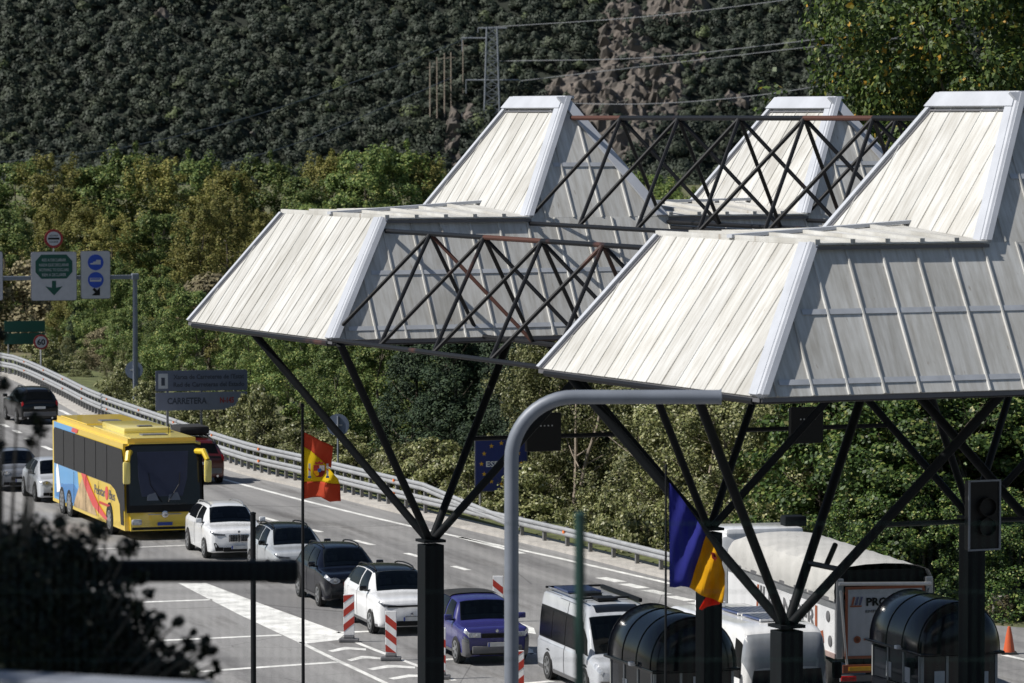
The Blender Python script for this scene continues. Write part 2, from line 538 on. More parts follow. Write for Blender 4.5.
line_mark('edge_line', [(60, 410), (120, 440), (180, 466), (245, 485), (330, 507), (430, 530.5), (540, 554), (655, 580), (690, 588)], 0.22)
line_mark('edge_line', [(459, 537), (490, 545), (525, 554)], 0.25)
for (a, b) in [((262, 517), (276, 521)), ((311, 529.5), (321, 532)), ((354, 540), (373, 545)), ((406, 553), (421, 557)), ((453, 566), (468, 570)),
               ((2, 424), (8, 427)), ((14, 430), (20, 433)), ((26, 438), (32, 441)), ((43, 446), (52, 450)), ((219, 503), (232, 507))]:
    line_mark('lane_dash', [a, b], 0.24)
for k in range(5):
    u0, v0 = 601 + 23 * k, 577.5 + 6.2 * k
    line_mark('lane_dash', [(u0, v0), (u0 + 20, v0 + 4.4)], 0.42)
line_mark('lane_dash', [(1004, 655), (1040, 663)], 0.22)
# wide wedge of the gore
marking('gore_wedge', [(178, 583), (206, 583), (262, 604), (345, 634), (338, 640), (302, 644), (240, 615)])
line_mark('gore_line', [(300, 642), (330, 657), (356, 669), (400, 690)], 0.16)
line_mark('gore_line', [(345, 636), (365, 646), (421, 667), (470, 687)], 0.16)
for k, (x, y, w) in enumerate([(347, 649.5, 19), (364, 658.5, 17), (391, 667.5, 24), (412, 677, 24)]):
    marking('gore_chevron', [(x - w, y + 1.2), (x - w * 0.15, y - 2.6), (x + w * 0.25, y - 2.4), (x + w, y - 1.0), (x + w, y + 0.9), (x + w * 0.2, y - 0.1), (x - w * 0.1, y + 0.1), (x - w * 0.75, y + 2.6)])
for (a, b, w) in [((60, 605), (212, 599.6), .3), ((60, 645), (281, 635), .3), ((60, 681), (337, 662), .3), ((337, 632.5), (378, 631), .3), ((440, 660), (466, 658), .3), ((455, 690), (552, 681), .3),
                  ((505, 655), (536, 653.5), .25), ((95, 549), (190, 545), .2)]:
    line_mark('stop_line', [a, b], w)
marking('lane_arrow', [(518, 622), (534, 628), (536, 634), (522, 632)])
marking('lane_arrow', [(520, 644), (533, 650), (534, 655), (520, 652)])

# ---------------------------------------------------------------- guardrails
WB = [(0.0, 0.155), (0.035, 0.145), (0.075, 0.10), (0.075, 0.055), (0.02, 0.015), (0.02, -0.015), (0.075, -0.055), (0.075, -0.10), (0.035, -0.145), (0.0, -0.155)]
def w_beam(line, i0, i1, zc, parent):
    """one length of W profile between stations i0 and i1, facing the carriageway"""
    m = MB(); k = len(WB)
    for side in (0, 1):
        for i in (i0, i1):
            p = line[i]
            t = (line[min(i + 1, len(line) - 1)] - line[max(i - 1, 0)]).normalized()
            nrm = Vector((t.y, -t.x, 0))
            for (d, z) in WB: m.v.append(tuple(p + nrm * (d - 0.008 * side) + Vector((0, 0, zc(i) + z))))
    for j in range(k - 1):
        m.f += [(j, k + j, k + j + 1, j + 1), (2 * k + j, 2 * k + j + 1, 3 * k + j + 1, 3 * k + j)]
    return m.build('beam', MT['galv'], parent)

n_r = len(rail_line)
i_split = min(range(n_r), key=lambda i: (rail_line[i] - gp(425, 517)).length)
gd = empty('guardrail', rail_line[0], 0, 'two-tier galvanised crash barrier curving along the far side of the road', 'guardrail')
loc_line = [p - rail_line[0] for p in rail_line]
i_end = min(n_r - 1, i_split + 9)
for i in range(0, i_split, 3):
    j = min(i + 3, i_split)
    w_beam(loc_line, i, j, lambda q: 0.58, gd); w_beam(loc_line, i, j, lambda q: 1.06, gd)
for i in range(i_split, i_end, 3):                       # the upper beam dips and ends
    j = min(i + 3, i_end)
    w_beam(loc_line, i, j, lambda q: 1.06 - 0.66 * (q - i_split) / (i_end - i_split), gd)
    w_beam(offs(loc_line, 0.01), i, j, lambda q: 0.58, gd)
pm = MB(); pm.box((0, 0, 0.62), (0.11, 0.12, 1.14)); pm_me = pm.mesh('post')
rm = MB(); rm.box((0, 0, 0), (0.13, 0.05, 0.09)); rm_me = rm.mesh('reflector')
for i in range(0, i_split + 1):
    t = (loc_line[min(i + 1, n_r - 1)] - loc_line[max(i - 1, 0)]).normalized()
    nrm = Vector((t.y, -t.x, 0)); rz = math.atan2(t.y, t.x)
    o = link_mesh('post', pm_me, MT['galv_d'], gd); o.location = loc_line[i] - nrm * 0.075; o.rotation_euler = (0, 0, rz)
    if i % 8 == 3:
        for z in (0.58, 1.06):
            o = link_mesh('reflector', rm_me, MT['orange'], gd); o.location = loc_line[i] + nrm * 0.06 + Vector((0, 0, z)); o.rotation_euler = (0, 0, rz)
gs = empty('guardrail', rail_line[i_end], 0, 'single galvanised crash barrier running down to the white lorry', 'guardrail')
line2 = rail_line[i_end:]
line2 = crom([line2[k] for k in range(0, len(line2), 3)] + [line2[-1]], 2.0)
ll2 = [p - rail_line[i_end] for p in line2]
for i in range(0, len(ll2) - 1, 2):
    w_beam(ll2, i, min(i + 2, len(ll2) - 1), lambda q: 0.58, gs)
pm2 = MB(); pm2.box((0, 0, 0.40), (0.11, 0.12, 0.70)); pm2_me = pm2.mesh('post')
for i in range(len(ll2)):
    t = (ll2[min(i + 1, len(ll2) - 1)] - ll2[max(i - 1, 0)]).normalized()
    nrm = Vector((t.y, -t.x, 0)); rz = math.atan2(t.y, t.x)
    o = link_mesh('post', pm2_me, MT['galv_d'], gs); o.location = ll2[i] - nrm * 0.075; o.rotation_euler = (0, 0, rz)
    if i % 5 == 2:
        o = link_mesh('reflector', rm_me, MT['orange'], gs); o.location = ll2[i] + nrm * 0.06 + Vector((0, 0, 0.58)); o.rotation_euler = (0, 0, rz)

# ---------------------------------------------------------------- mountain behind the valley
from mathutils import noise as mnoise
def fract(x, y, sc_, oct_=5): return mnoise.fractal(Vector((x * sc_, y * sc_, 3.7)), 1.0, 2.0, oct_)
def mtn(x, y):
    y0 = 940 + 0.05 * x
    d = y - y0
    base = 0.72 * d if d > 0 else 0.10 * d
    return base + 7.0 * fract(x, y, 0.012, 3) + 2.2 * fract(x, y, 0.05, 3)
xs = np.arange(-330, 331, 6.0); ys = np.arange(900, 1240, 6.0)
m = MB()
for y in ys:
    for x in xs: m.v.append((x, y, mtn(x, y)))
nx = len(xs)
m.f = [(r * nx + c, r * nx + c + 1, (r + 1) * nx + c + 1, (r + 1) * nx + c) for r in range(len(ys) - 1) for c in range(nx - 1)]
tag(m.build('mountain', mk('mountain_soil', (0.020, 0.026, 0.016), 0.95, 0, 0.5, 0.08, 0.5, 0.6, col2=(0.011, 0.015, 0.010)), smooth=True), kind='structure')

def to_px(p):
    c, s = math.cos(PITCH), math.sin(PITCH)
    Z = p[2] - CAM_H
    d = p[1] * c - Z * s
    return 512 + F_PX * p[0] / d, 341.5 - F_PX * (p[1] * s + Z * c) / d
ROCKS = [(622, 42, 25, 40), (594, 100, 50, 27), (655, 88, 30, 38), (676, 10, 30, 16), (452, 142, 8, 32), (735, 104, 18, 8), (162, 18, 10, 7), (612, 140, 45, 25), (255, 137, 7, 4), (470, 118, 7, 10), (692, 60, 16, 10)]
def rock_mask(u, v):
    b = -1
    for (cx, cy, rx, ry) in ROCKS: b = max(b, 1 - ((u - cx) / rx) ** 2 - ((v - cy) / ry) ** 2)
    return b
# bare craggy rock showing between the trees
rk = MB()
st = 0.85
gx = np.arange(-90, 62, st); gy = np.arange(936, 1016, st)
idx = {}
for iy, y in enumerate(gy):
    for ix, x in enumerate(gx):
        z = mtn(x, y)
        u, v = to_px((x, y, z))
        mk_ = rock_mask(u, v)
        if mk_ < -0.6: continue
        cell = mnoise.cell_vector(Vector((x * 0.42 + .8 * mnoise.noise(Vector((x * .3, y * .3, 1))), y * 0.6 + .8 * mnoise.noise(Vector((x * .3, y * .3, 5))), 0.5)))
        rid = 1 - abs(mnoise.noise(Vector((x * 0.22, y * 0.3, 9.1)))) * 2.4
        h = (0.9 + 2.4 * rid + 1.3 * cell.x + 1.1 * fract(x, y, 0.45, 5)) * min(1, max(0, mk_ + 0.35) * 1.6) - 1.2 * (mk_ < -0.25)
        vd = mnoise.voronoi(Vector((x * .30 + .5 * cell.x * 0, y * .42, .7)))[0]
        h *= 0.45 + 0.65 * min(1, (vd[1] - vd[0]) * 2.6)
        h = h * .65 + .35 * round(h / .9) * .9
        idx[(ix, iy)] = len(rk.v)
        rk.v.append((x + 0.6 * cell.y, y - 0.75 * h, z + 0.55 * h))
for (ix, iy) in list(idx):
    q = [idx.get(k) for k in ((ix, iy), (ix + 1, iy), (ix + 1, iy + 1), (ix, iy + 1))]
    if None not in q: rk.f.append(tuple(q))
tag(rk.build('rock_outcrop', mk('crag_rock', (0.155, 0.13, 0.112), 0.9, 0, 0.3, 0.35, 0.8, 1.5, col2=(0.062, 0.058, 0.052))), kind='structure')

# ---------------------------------------------------------------- foliage tools (numpy: many small leaf quads per mesh)
def quads_mesh(name, C, N, L, W, mat, tint=None, roll=None):
    """one bent-free leaf quad (diamond-ish) per centre C with normal N, length L, width W"""
    n = len(C)
    N = N / (np.linalg.norm(N, axis=1, keepdims=True) + 1e-9)
    A = nrng.normal(size=(n, 3))
    A -= N * (A * N).sum(1, keepdims=True)
    A /= (np.linalg.norm(A, axis=1, keepdims=True) + 1e-9)
    B = np.cross(N, A)
    A = A * (L[:, None] / 2); B = B * (W[:, None] / 2)
    V = np.empty((n, 4, 3))
    V[:, 0] = C - A; V[:, 1] = C + B - A * 0.1; V[:, 2] = C + A; V[:, 3] = C - B - A * 0.1
    me = bpy.data.meshes.new(name)
    me.vertices.add(4 * n); me.vertices.foreach_set('co', V.reshape(-1).astype(np.float32))
    me.loops.add(4 * n); me.loops.foreach_set('vertex_index', np.arange(4 * n, dtype=np.int32))
    me.polygons.add(n); me.polygons.foreach_set('loop_start', np.arange(0, 4 * n, 4, dtype=np.int32))
    if tint is not None:
        at = me.attributes.new('tint', 'FLOAT', 'POINT')
        at.data.foreach_set('value', np.repeat(tint, 4).astype(np.float32))
    me.update(calc_edges=True)
    me.validate()
    me.materials.append(mat)
    return me

def forest_mat():
    m, nt, b = new_mat('oak_forest_leaves')
    b.inputs['Roughness'].default_value = 0.7
    at = nt.nodes.new('ShaderNodeAttribute'); at.attribute_name = 'tint'
    rp = nt.nodes.new('ShaderNodeValToRGB')
    for i, (p, c) in enumerate([(0.0, (0.012, 0.021, 0.013)), (0.45, (0.022, 0.034, 0.019)), (0.8, (0.037, 0.049, 0.026)), (1.0, (0.085, 0.110, 0.04))]):
        if i > 1: rp.color_ramp.elements.new(p)
        rp.color_ramp.elements[i].position = p; rp.color_ramp.elements[i].color = (*c, 1)
    nt.links.new(at.outputs['Fac'], rp.inputs['Fac'])
    g_ = nt.nodes.new('ShaderNodeNewGeometry')
    mr = nt.nodes.new('ShaderNodeMapRange'); mr.inputs['To Min'].default_value = 0.93; mr.inputs['To Max'].default_value = 1.07
    nt.links.new(g_.outputs['Random Per Island'], mr.inputs['Value'])
    hs = nt.nodes.new('ShaderNodeHueSaturation')
    nt.links.new(mr.outputs[0], hs.inputs['Value']); nt.links.new(rp.outputs[0], hs.inputs['Color'])
    nt.links.new(hs.outputs[0], b.inputs['Base Color'])
    return m

Cs, Ns, Ls, Ts = [], [], [], []
y = 905.0
while y < 1026:
    sp = 2.35
    x = -150.0
    while x < 150:
        xx, yy = x + rnd.uniform(-1.2, 1.2), y + rnd.uniform(-1.2, 1.2)
        x += sp
        z = mtn(xx, yy)
        u, v = to_px((xx, yy, z))
        if v > 330 or v < -170: continue
        mk_ = rock_mask(u, v)
        if mk_ > 0.05 and rnd.random() < 0.36: continue
        if mk_ > -0.4 and rnd.random() < 0.35: continue
        if rnd.random() < 0.02: continue
        near = 0 < v + 60 < 330 and -40 < u < 1064
        k = 125 if near else 40
        r = rnd.choice([1.1, 1.4, 1.8, 2.3, 2.9]) * rnd.uniform(0.85, 1.15) * (0.72 if mk_ > -0.4 else 1.0)
        D = nrng.normal(size=(k, 3)); D[:, 2] = np.abs(D[:, 2]) * 1.0 - 0.25; D[:, 1] -= 0.35
        D /= np.linalg.norm(D, axis=1, keepdims=True)
        lump = 0.86 + 0.26 * np.sin(D[:, 0] * 3.7 + rnd.random() * 6) * np.sin(D[:, 2] * 4.1 + rnd.random() * 6)
        rr = r * lump * nrng.uniform(0.72, 1.06, k)
        c = np.array((xx, yy, z + r * 0.75)) + D * rr[:, None] * np.array((1, 1, rnd.uniform(0.85, 1.25)))
        Cs.append(c); Ns.append(D + nrng.normal(size=(k, 3)) * 0.14)
        Ls.append(nrng.uniform(0.40, 0.80, k) * (1.0 if near else 1.7))
        Ts.append(np.full(k, min(1, max(0, rnd.gauss(0.42, 0.2) + (0.45 if rnd.random() < 0.04 else 0)))))
    y += sp * 0.95
C_ = np.concatenate(Cs); L_ = np.concatenate(Ls)
fo = link_mesh('oak_forest', quads_mesh('oak_forest', C_, np.concatenate(Ns), L_, L_ * 0.85, forest_mat(), np.concatenate(Ts)))
tag(fo, 'dark evergreen oak wood covering the mountainside', 'forest', kind='stuff')

# ---------------------------------------------------------------- tree prototypes
LM = {
 'ochre': leaf_mat('leaves_ochre', [(0.0, (0.070, 0.080, 0.024)), (0.3, (0.160, 0.165, 0.046)), (0.6, (0.245, 0.228, 0.068)), (0.85, (0.33, 0.29, 0.10)), (1.0, (0.18, 0.23, 0.055))], 0.6, 0.3),
 'olive': leaf_mat('leaves_olive', [(0.0, (0.058, 0.073, 0.026)), (0.4, (0.150, 0.169, 0.060)), (0.75, (0.247, 0.247, 0.104)), (0.95, (0.351, 0.351, 0.208)), (1.0, (0.520, 0.520, 0.390))], 0.55, 0.25),
 'green': leaf_mat('leaves_green', [(0.0, (0.049, 0.084, 0.025)), (0.4, (0.109, 0.165, 0.048)), (0.8, (0.175, 0.231, 0.067)), (1.0, (0.308, 0.308, 0.098))], 0.55, 0.25),
 'dark': leaf_mat('needles_dark', [(0.0, (0.012, 0.024, 0.014)), (0.5, (0.026, 0.046, 0.024)), (1.0, (0.054, 0.079, 0.036))], 0.7, 0.1),
 'hedge': leaf_mat('leaves_hedge', [(0.0, (0.020, 0.042, 0.012)), (0.45, (0.055, 0.104, 0.024)), (0.80, (0.105, 0.168, 0.038)), (0.95, (0.22, 0.26, 0.06)), (1.0, (0.42, 0.40, 0.18))], 0.5, 0.25, 0.3),
 'autumn': leaf_mat('leaves_autumn', [(0.0, (0.022, 0.044, 0.012)), (0.5, (0.062, 0.104, 0.024)), (0.88, (0.120, 0.170, 0.036)), (0.965, (0.26, 0.24, 0.045)), (1.0, (0.52, 0.28, 0.03))], 0.5, 0.28, 0.3),
 'brush': leaf_mat('leaves_brush', [(0.0, (0.102, 0.086, 0.050)), (0.5, (0.216, 0.186, 0.108)), (1.0, (0.324, 0.288, 0.168))], 0.7, 0.2),
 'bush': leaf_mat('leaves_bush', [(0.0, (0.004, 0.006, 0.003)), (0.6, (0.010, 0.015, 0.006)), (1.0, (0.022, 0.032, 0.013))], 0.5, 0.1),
}
MT['bark'] = mk('bark', (0.10, 0.085, 0.065), 0.9, 0, 0.4, 6, 0.5, 25)
MT['bark_pale'] = mk('bark_pale', (0.30, 0.25, 0.20), 0.85, 0, 0.4, 5, 0.4, 20)

def crown_points(H, Rr, clumps, per, leaf, z0, shape, clump_r):
    """leaf clumps spread through the crown; returns centres, normals, sizes"""
    Cc, Nn, Ll = [], [], []
    k = 0
    ph = [rnd.random() * 6.28 for _ in range(6)]
    while k < clumps:
        t = rnd.random() ** 0.9
        ang = rnd.random() * 2 * math.pi
        zc = z0 + (H - z0) * t
        if shape == 'oval': env = math.sin(math.pi * min(1, 0.10 + 0.86 * t)) ** 0.7
        elif shape == 'column': env = (math.sin(math.pi * min(1, 0.12 + 0.86 * t)) ** 0.45) * (1 - 0.25 * t)
        elif shape == 'cone': env = (1 - t) ** 0.85 + 0.04
        else: env = math.sqrt(max(0.02, 1 - t ** 2.2))
        env *= 1 + 0.24 * math.sin(ang * 2 + ph[0]) + 0.20 * math.sin(ang * 3 + ph[1] + t * 5) + 0.18 * math.sin(t * 11 + ph[2])
        rad = Rr * env * math.sqrt(rnd.uniform(0.22, 1.0))
        c = np.array((rad * math.cos(ang), rad * math.sin(ang), zc))
        cr = clump_r * rnd.uniform(0.6, 1.3) * (0.6 + 0.4 * env)
        spike = shape in ('oval', 'column') and rnd.random() < 0.24
        if spike: cr *= 0.5; c[:2] *= 1.12; c[2] = min(H * 1.1, c[2] + H * 0.07)
        n = int(per * rnd.uniform(0.6, 1.3) * (0.55 if spike else 1))
        D = nrng.normal(size=(n, 3)); D /= np.linalg.norm(D, axis=1, keepdims=True)
        rr = cr * nrng.uniform(0.25, 1.0, n) ** 0.6
        P = c + D * rr[:, None] * np.array((1, 1, 2.4 if spike else (0.75 if shape != 'column' else 1.35)))
        if shape == 'cone': P[:, 2] -= 0.35 * np.hypot(P[:, 0], P[:, 1]) * 0.5
        out = np.array((math.cos(ang), math.sin(ang), 0.5))
        Cc.append(P); Nn.append(D * 0.8 + out * 0.5 + nrng.normal(size=(n, 3)) * 0.6 + np.array((0, 0, 0.35)))
        Ll.append(nrng.uniform(0.65, 1.25, n) * leaf)
        k += 1
    return np.concatenate(Cc), np.concatenate(Nn), np.concatenate(Ll)

def trunk_mesh(H, r, z0, Rr, limbs=7, stems=1):
    m = MB()
    for s_ in range(stems):
        off = Vector((rnd.uniform(-0.4, 0.4), rnd.uniform(-0.4, 0.4), 0)) if stems > 1 else Vector((0, 0, 0))
        bend = Vector((rnd.uniform(-0.5, 0.5), rnd.uniform(-0.5, 0.5), 0)) * (H * 0.06)
        top = H * 0.88
        pts = [off * (1 if i == 0 else 1 + i * 0.35) + bend * math.sin(i * 1.3) + Vector((0, 0, top * i / 6)) for i in range(7)]
        m.sweep(pts, [r * (1.25 if i == 0 else 1) * (1 - 0.86 * i / 6) for i in range(7)], 7)
        for l in range(limbs):
            t = rnd.uniform(max(0.18, z0 / H * 0.8), 0.85)
            i = min(5, int(t * 6)); p = pts[i] + (pts[i + 1] - pts[i]) * (t * 6 - i)
            a = l * 2.4 + rnd.random()
            ln = Rr * rnd.uniform(0.5, 0.95) * (1.15 - 0.6 * t)
            d = Vector((math.cos(a), math.sin(a), rnd.uniform(0.35, 0.9)))
            q1 = p + d * ln * 0.5; q2 = p + d * ln + Vector((0, 0, ln * 0.2))
            rr = r * 0.42 * (1 - 0.6 * t)
            m.sweep([p, q1, q2], [rr, rr * 0.65, rr * 0.2], 5)
    return m.mesh('trunk', True)

PROTO = {}
def add_proto(kind, H, Rr, clumps, per, leaf, z0, shape, cr, mat, trunk_r, bark='bark', stems=1, asp=0.75):
    C, N, L = crown_points(H, Rr, clumps, per, leaf, z0, shape, cr)
    cm = quads_mesh('crown', C, N, L, L * asp, mat)
    tm_ = trunk_mesh(H, trunk_r, z0, Rr, 7, stems); tm_.materials.append(MT[bark])
    PROTO.setdefault(kind, []).append((cm, tm_, H, Rr))
add_proto('ochre', 10, 2.9, 125, 230, 0.155, 0.8, 'oval', 0.68, LM['ochre'], 0.16)
add_proto('ochre', 11, 2.3, 125, 220, 0.145, 0.6, 'column', 0.60, LM['ochre'], 0.14)
add_proto('ochre', 10, 2.6, 100, 240, 0.145, 0.5, 'column', 0.66, LM['ochre'], 0.14)
for _ in range(2): add_proto('green', 10, 3.3, 130, 260, 0.165, 0.9, 'oval', 0.74, LM['green'], 0.17)
for _ in range(2): add_proto('olive', 8, 2.3, 135, 240, 0.105, 0.3, 'column', 0.48, LM['olive'], 0.10, 'bark_pale', 2)
for _ in range(2): add_proto('dark', 9, 2.6, 140, 190, 0.165, 0.4, 'cone', 0.8, LM['dark'], 0.16, 'bark', 1, 0.5)
for _ in range(2): add_proto('hedge', 7, 2.6, 130, 210, 0.135, 0.0, 'dome', 0.58, LM['hedge'], 0.10, 'bark', 3)
for _ in range(2): add_proto('shrub', 2.4, 1.5, 50, 110, 0.14, 0.0, 'dome', 0.42, LM['olive'], 0.04, 'bark', 3)
for _ in range(2): add_proto('brush', 5, 2.4, 60, 120, 0.22, 0.1, 'dome', 0.85, LM['brush'], 0.06, 'bark', 3)
add_proto('autumn', 15, 6.0, 240, 260, 0.165, 3.5, 'oval', 0.95, LM['autumn'], 0.28)

CATN = {'ochre': ('deciduous_tree', 'tree'), 'green': ('broadleaf_tree', 'tree'), 'olive': ('poplar_tree', 'tree'), 'dark': ('conifer_tree', 'tree'),
        'hedge': ('hedge_tree', 'tree'), 'shrub': ('roadside_shrub', 'shrub'), 'brush': ('brush_thicket', 'shrub'), 'autumn': ('autumn_tree', 'tree')}
tree_no = [0]
def tree(kind, x, y, H, w=1.0, label='', group=None, z=0.0):
    ps = PROTO[kind]
    cm, tm_, PH, PR = ps[tree_no[0] % len(ps)]
    tree_no[0] += 1
    nm, cat = CATN[kind]
    e = empty(nm, (x, y, z), rnd.random() * 6.28, label, cat, group)
    k = H / PH
    e.scale = (k * w, k * w, k)
    link_mesh('trunk', tm_, None, e)
    link_mesh('crown', cm, None, e)
    return e

def tree_px(kind, u, Y, vtop, w, label, group=None):
    """tree at depth Y whose top is seen at row vtop"""
    p = dp(u, vtop, Y)
    return tree(kind, p.x, Y, p.z, w, label, group)

# far side of the valley: tall belt (left half of the view), tops seen against the mountain
B_ = [(-60, 175), (-20, 168), (15, 172), (55, 168), (92, 176), (128, 160), (160, 172), (196, 166), (230, 180), (262, 168), (298, 186), (332, 166), (366, 160), (398, 158), (428, 170), (455, 196)]
for k, (u, v) in enumerate(B_):
    kind = ['green', 'ochre', 'green', 'ochre', 'green'][k % 5] if u < 300 else ['green', 'green', 'ochre'][k % 3]
    lab = 'tall ochre autumn tree in the belt below the dark mountainside' if kind == 'ochre' else 'tall green tree in the belt below the dark mountainside'
    tree_px(kind, u, 330 + 14 * rnd.random(), v - 4, 1.25, lab, lab[5:16] + ' belt trees')
for k in range(15):
    u = -70 + k * 38 + rnd.uniform(-10, 10)
    kind = ['ochre', 'ochre', 'green', 'ochre'][k % 4] if u < 320 else 'green'
    lab = 'ochre leaved tree in the middle of the wooded valley floor' if kind == 'ochre' else 'green leaved tree in the middle of the wooded valley floor'
    tree_px(kind, u, 285 + 20 * rnd.random(), rnd.uniform(196, 226), 1.2, lab, 'middle row of ' + kind + ' trees')
for k in range(13):
    u = -40 + k * 36 + rnd.uniform(-8, 8)
    kind = ['green', 'ochre', 'brush', 'ochre', 'green'][k % 5] if u < 300 else ['olive', 'green', 'dark'][k % 3]
    lab = {'green': 'green tree behind the roadside sign gantry', 'ochre': 'ochre tree behind the roadside sign gantry', 'brush': 'pale bare brush thicket behind the roadside sign gantry',
           'olive': 'silvery poplar seen under the left canopy roof', 'dark': 'dark conifer seen under the left canopy roof'}[kind]
    Y = max(215, 262 - 0.12 * u) + 8 * rnd.random()
    tree_px(kind, u, Y, rnd.uniform(252, 292), 1.2, lab, 'second row ' + kind)
# right behind the barrier, following the road
def behind(u, off_):
    """point off_ metres behind the barrier, on the barrier station seen at column u"""
    i = min(range(n_r), key=lambda q: abs(to_px(rail_line[q])[0] - u))
    return offs(rail_line, off_)[i]
NEAR = [('green', 75, 6, 5.5, 1.1), ('green', 125, 6, 5.0, 1.1), ('green', 170, 6, 5.6, 1.1), ('green', 205, 6, 4.8, 1.1), ('green', 240, 6, 6.0, 1.1), ('dark', 275, 6, 6.5, 1.1), ('dark', 310, 6, 6.6, 1.2), ('dark', 340, 6.5, 7.0, 1.1), ('dark', 365, 6, 6.6, 1.1), ('dark', 390, 6.5, 7.0, 1.1), ('dark', 535, 7, 6.8, 1.1), ('dark', 600, 8, 7.2, 1.1), ('green', 30, 7, 5.5, 1.1), ('green', -30, 9, 6.0, 1.0), ('dark', 60, 12, 7.5, 1.0), ('green', 100, 9, 7.0, 1.05), ('green', 150, 11, 8.5, 1.05), ('green', 185, 9, 7.0, 1.1), ('green', 225, 9, 6.5, 1.0), ('dark', 262, 9, 8.0, 1.0),
        ('dark', 296, 8, 8.4, 1.1), ('dark', 325, 9, 9.0, 1.0), ('dark', 352, 8, 8.3, 1.1), ('dark', 378, 9, 9.2, 1.0), ('dark', 402, 9, 8.6, 1.0), ('olive', 418, 5, 6.3, 1.1),
        ('olive', 440, 5, 7.6, 1.0), ('olive', 466, 7.5, 7.4, 1.0), ('green', 500, 12, 8.2, 1.0), ('olive', 545, 5, 5.2, 1.0), ('dark', 548, 9, 8.5, 1.1), ('dark', 580, 9, 8.4, 1.0), ('olive', 566, 5.5, 5.2, 1.2),
        ('olive', 600, 5, 5.0, 1.2), ('olive', 632, 5, 5.6, 1.2), ('dark', 622, 10, 8.6, 1.0), ('olive', 655, 7, 7.6, 1.1)]
for k, (kind, u, o_, H, w) in enumerate(NEAR):
    p = behind(u, o_)
    where = 'beside the blue border sign' if 430 < u < 560 else ('left of the yellow coach roof' if u < 130 else ('behind the grey road board' if u < 270 else ('behind the barrier in the shade' if u < 420 else 'behind the single barrier')))
    lab = {'green': 'green leafy tree growing ', 'dark': 'dark dense conifer growing ', 'olive': 'silvery leaved young poplar growing '}[kind] + where
    tree(kind, p.x, p.y, H, w, lab, kind + ' trees ' + where)
for (kind, u, Y, vt, w) in [('olive', 690, 143, 300, 1.2), ('olive', 722, 140, 318, 1.2), ('olive', 752, 138, 330, 1.2), ('ochre', 778, 142, 300, 0.9), ('olive', 800, 133, 352, 1.2), ('green', 715, 158, 240, 1.1),
                            ('green', 660, 165, 250, 1.1), ('green', 605, 172, 236, 1.1), ('green', 770, 155, 236, 1.1), ('ochre', 745, 150, 262, 0.9)]:
    lab = {'olive': 'silvery poplar behind the lorry and the tricolour flag', 'ochre': 'rusty ochre tree behind the lorry trailer', 'green': 'green tree standing behind the poplars over the lorry'}[kind]
    tree_px(kind, u, Y, vt, w, lab, kind + ' trees behind the lorry')
for (u, Y, vt, w) in [(828, 131, 380, 1.15), (858, 130, 350, 1.2), (885, 127, 395, 1.2), (905, 130, 360, 1.2), (936, 127, 390, 1.2), (962, 130, 350, 1.2), (990, 127, 385, 1.2), (1022, 129, 360, 1.2), (1060, 127, 380, 1.2),
                      (915, 125, 470, 1.2), (968, 124.5, 480, 1.2), (1010, 124, 500, 1.15), (1050, 124, 470, 1.2), (860, 126.5, 480, 1.15), (835, 128, 520, 1.2)]:
    tree_px('hedge', u, Y, vt, w, 'glossy green hedge tree with yellowing leaves behind the right booth', 'hedge trees on the right')
for (u, Y, vt, w) in [(870, 139, 250, 1.2), (930, 141, 240, 1.2), (1000, 140, 230, 1.2), (1070, 142, 235, 1.2)]:
    tree_px('green', u, Y, vt, w, 'tall green tree behind the glossy hedge on the right', 'trees behind the hedge')
tree_px('autumn', 985, 150, -70, 0.80, 'big green tree with orange autumn leaves at the top right')
tree_px('autumn', 1085, 154, -95, 0.95, 'tall autumn tree at the right edge behind the nearer canopy')
tree_px('autumn', 890, 175, 92, 0.5, 'smaller autumn tree whose tip shows beside the rear canopy peak')
for (kind, u, Y, vt, w) in [('green', -45, 268, 322, 1.1), ('olive', -18, 262, 330, 1.2), ('green', 12, 272, 318, 1.1), ('brush', 30, 266, 336, 1.2), ('green', 58, 262, 312, 1.1), ('dark', 78, 256, 306, 1.1), ('green', 92, 250, 318, 1.1), ('olive', 66, 252, 338, 1.2), ('brush', 105, 246, 330, 1.2), ('green', 118, 240, 312, 1.1), ('olive', 128, 236, 342, 1.2),
                            ('olive', 20, 280, 326, 1.2), ('green', -5, 290, 296, 1.1), ('dark', 100, 262, 296, 1.0), ('olive', 48, 258, 346, 1.3), ('olive', 108, 234, 358, 1.3), ('olive', 84, 244, 350, 1.3), ('olive', 146, 224, 350, 1.2), ('green', 158, 222, 322, 1.0)]:
    lab = {'green': 'green tree filling the verge by the 60 speed sign', 'olive': 'pale olive shrub tree filling the verge by the 60 speed sign', 'dark': 'dark conifer standing near the 60 speed sign', 'brush': 'pale brush thicket near the 60 speed sign'}[kind]
    tree_px(kind, u, Y, vt, w, lab, kind + ' growth by the speed sign')
for k in range(15):
    u = 448 + k * 33 + rnd.uniform(-8, 8)
    kind = ['green', 'ochre', 'green', 'green'][k % 4]
    tree_px(kind, u, 405 + 20 * rnd.random(), rnd.uniform(174, 186), 1.5, 'distant ' + kind + ' valley tree glimpsed through the open truss', 'distant ' + kind + ' trees behind the canopy')
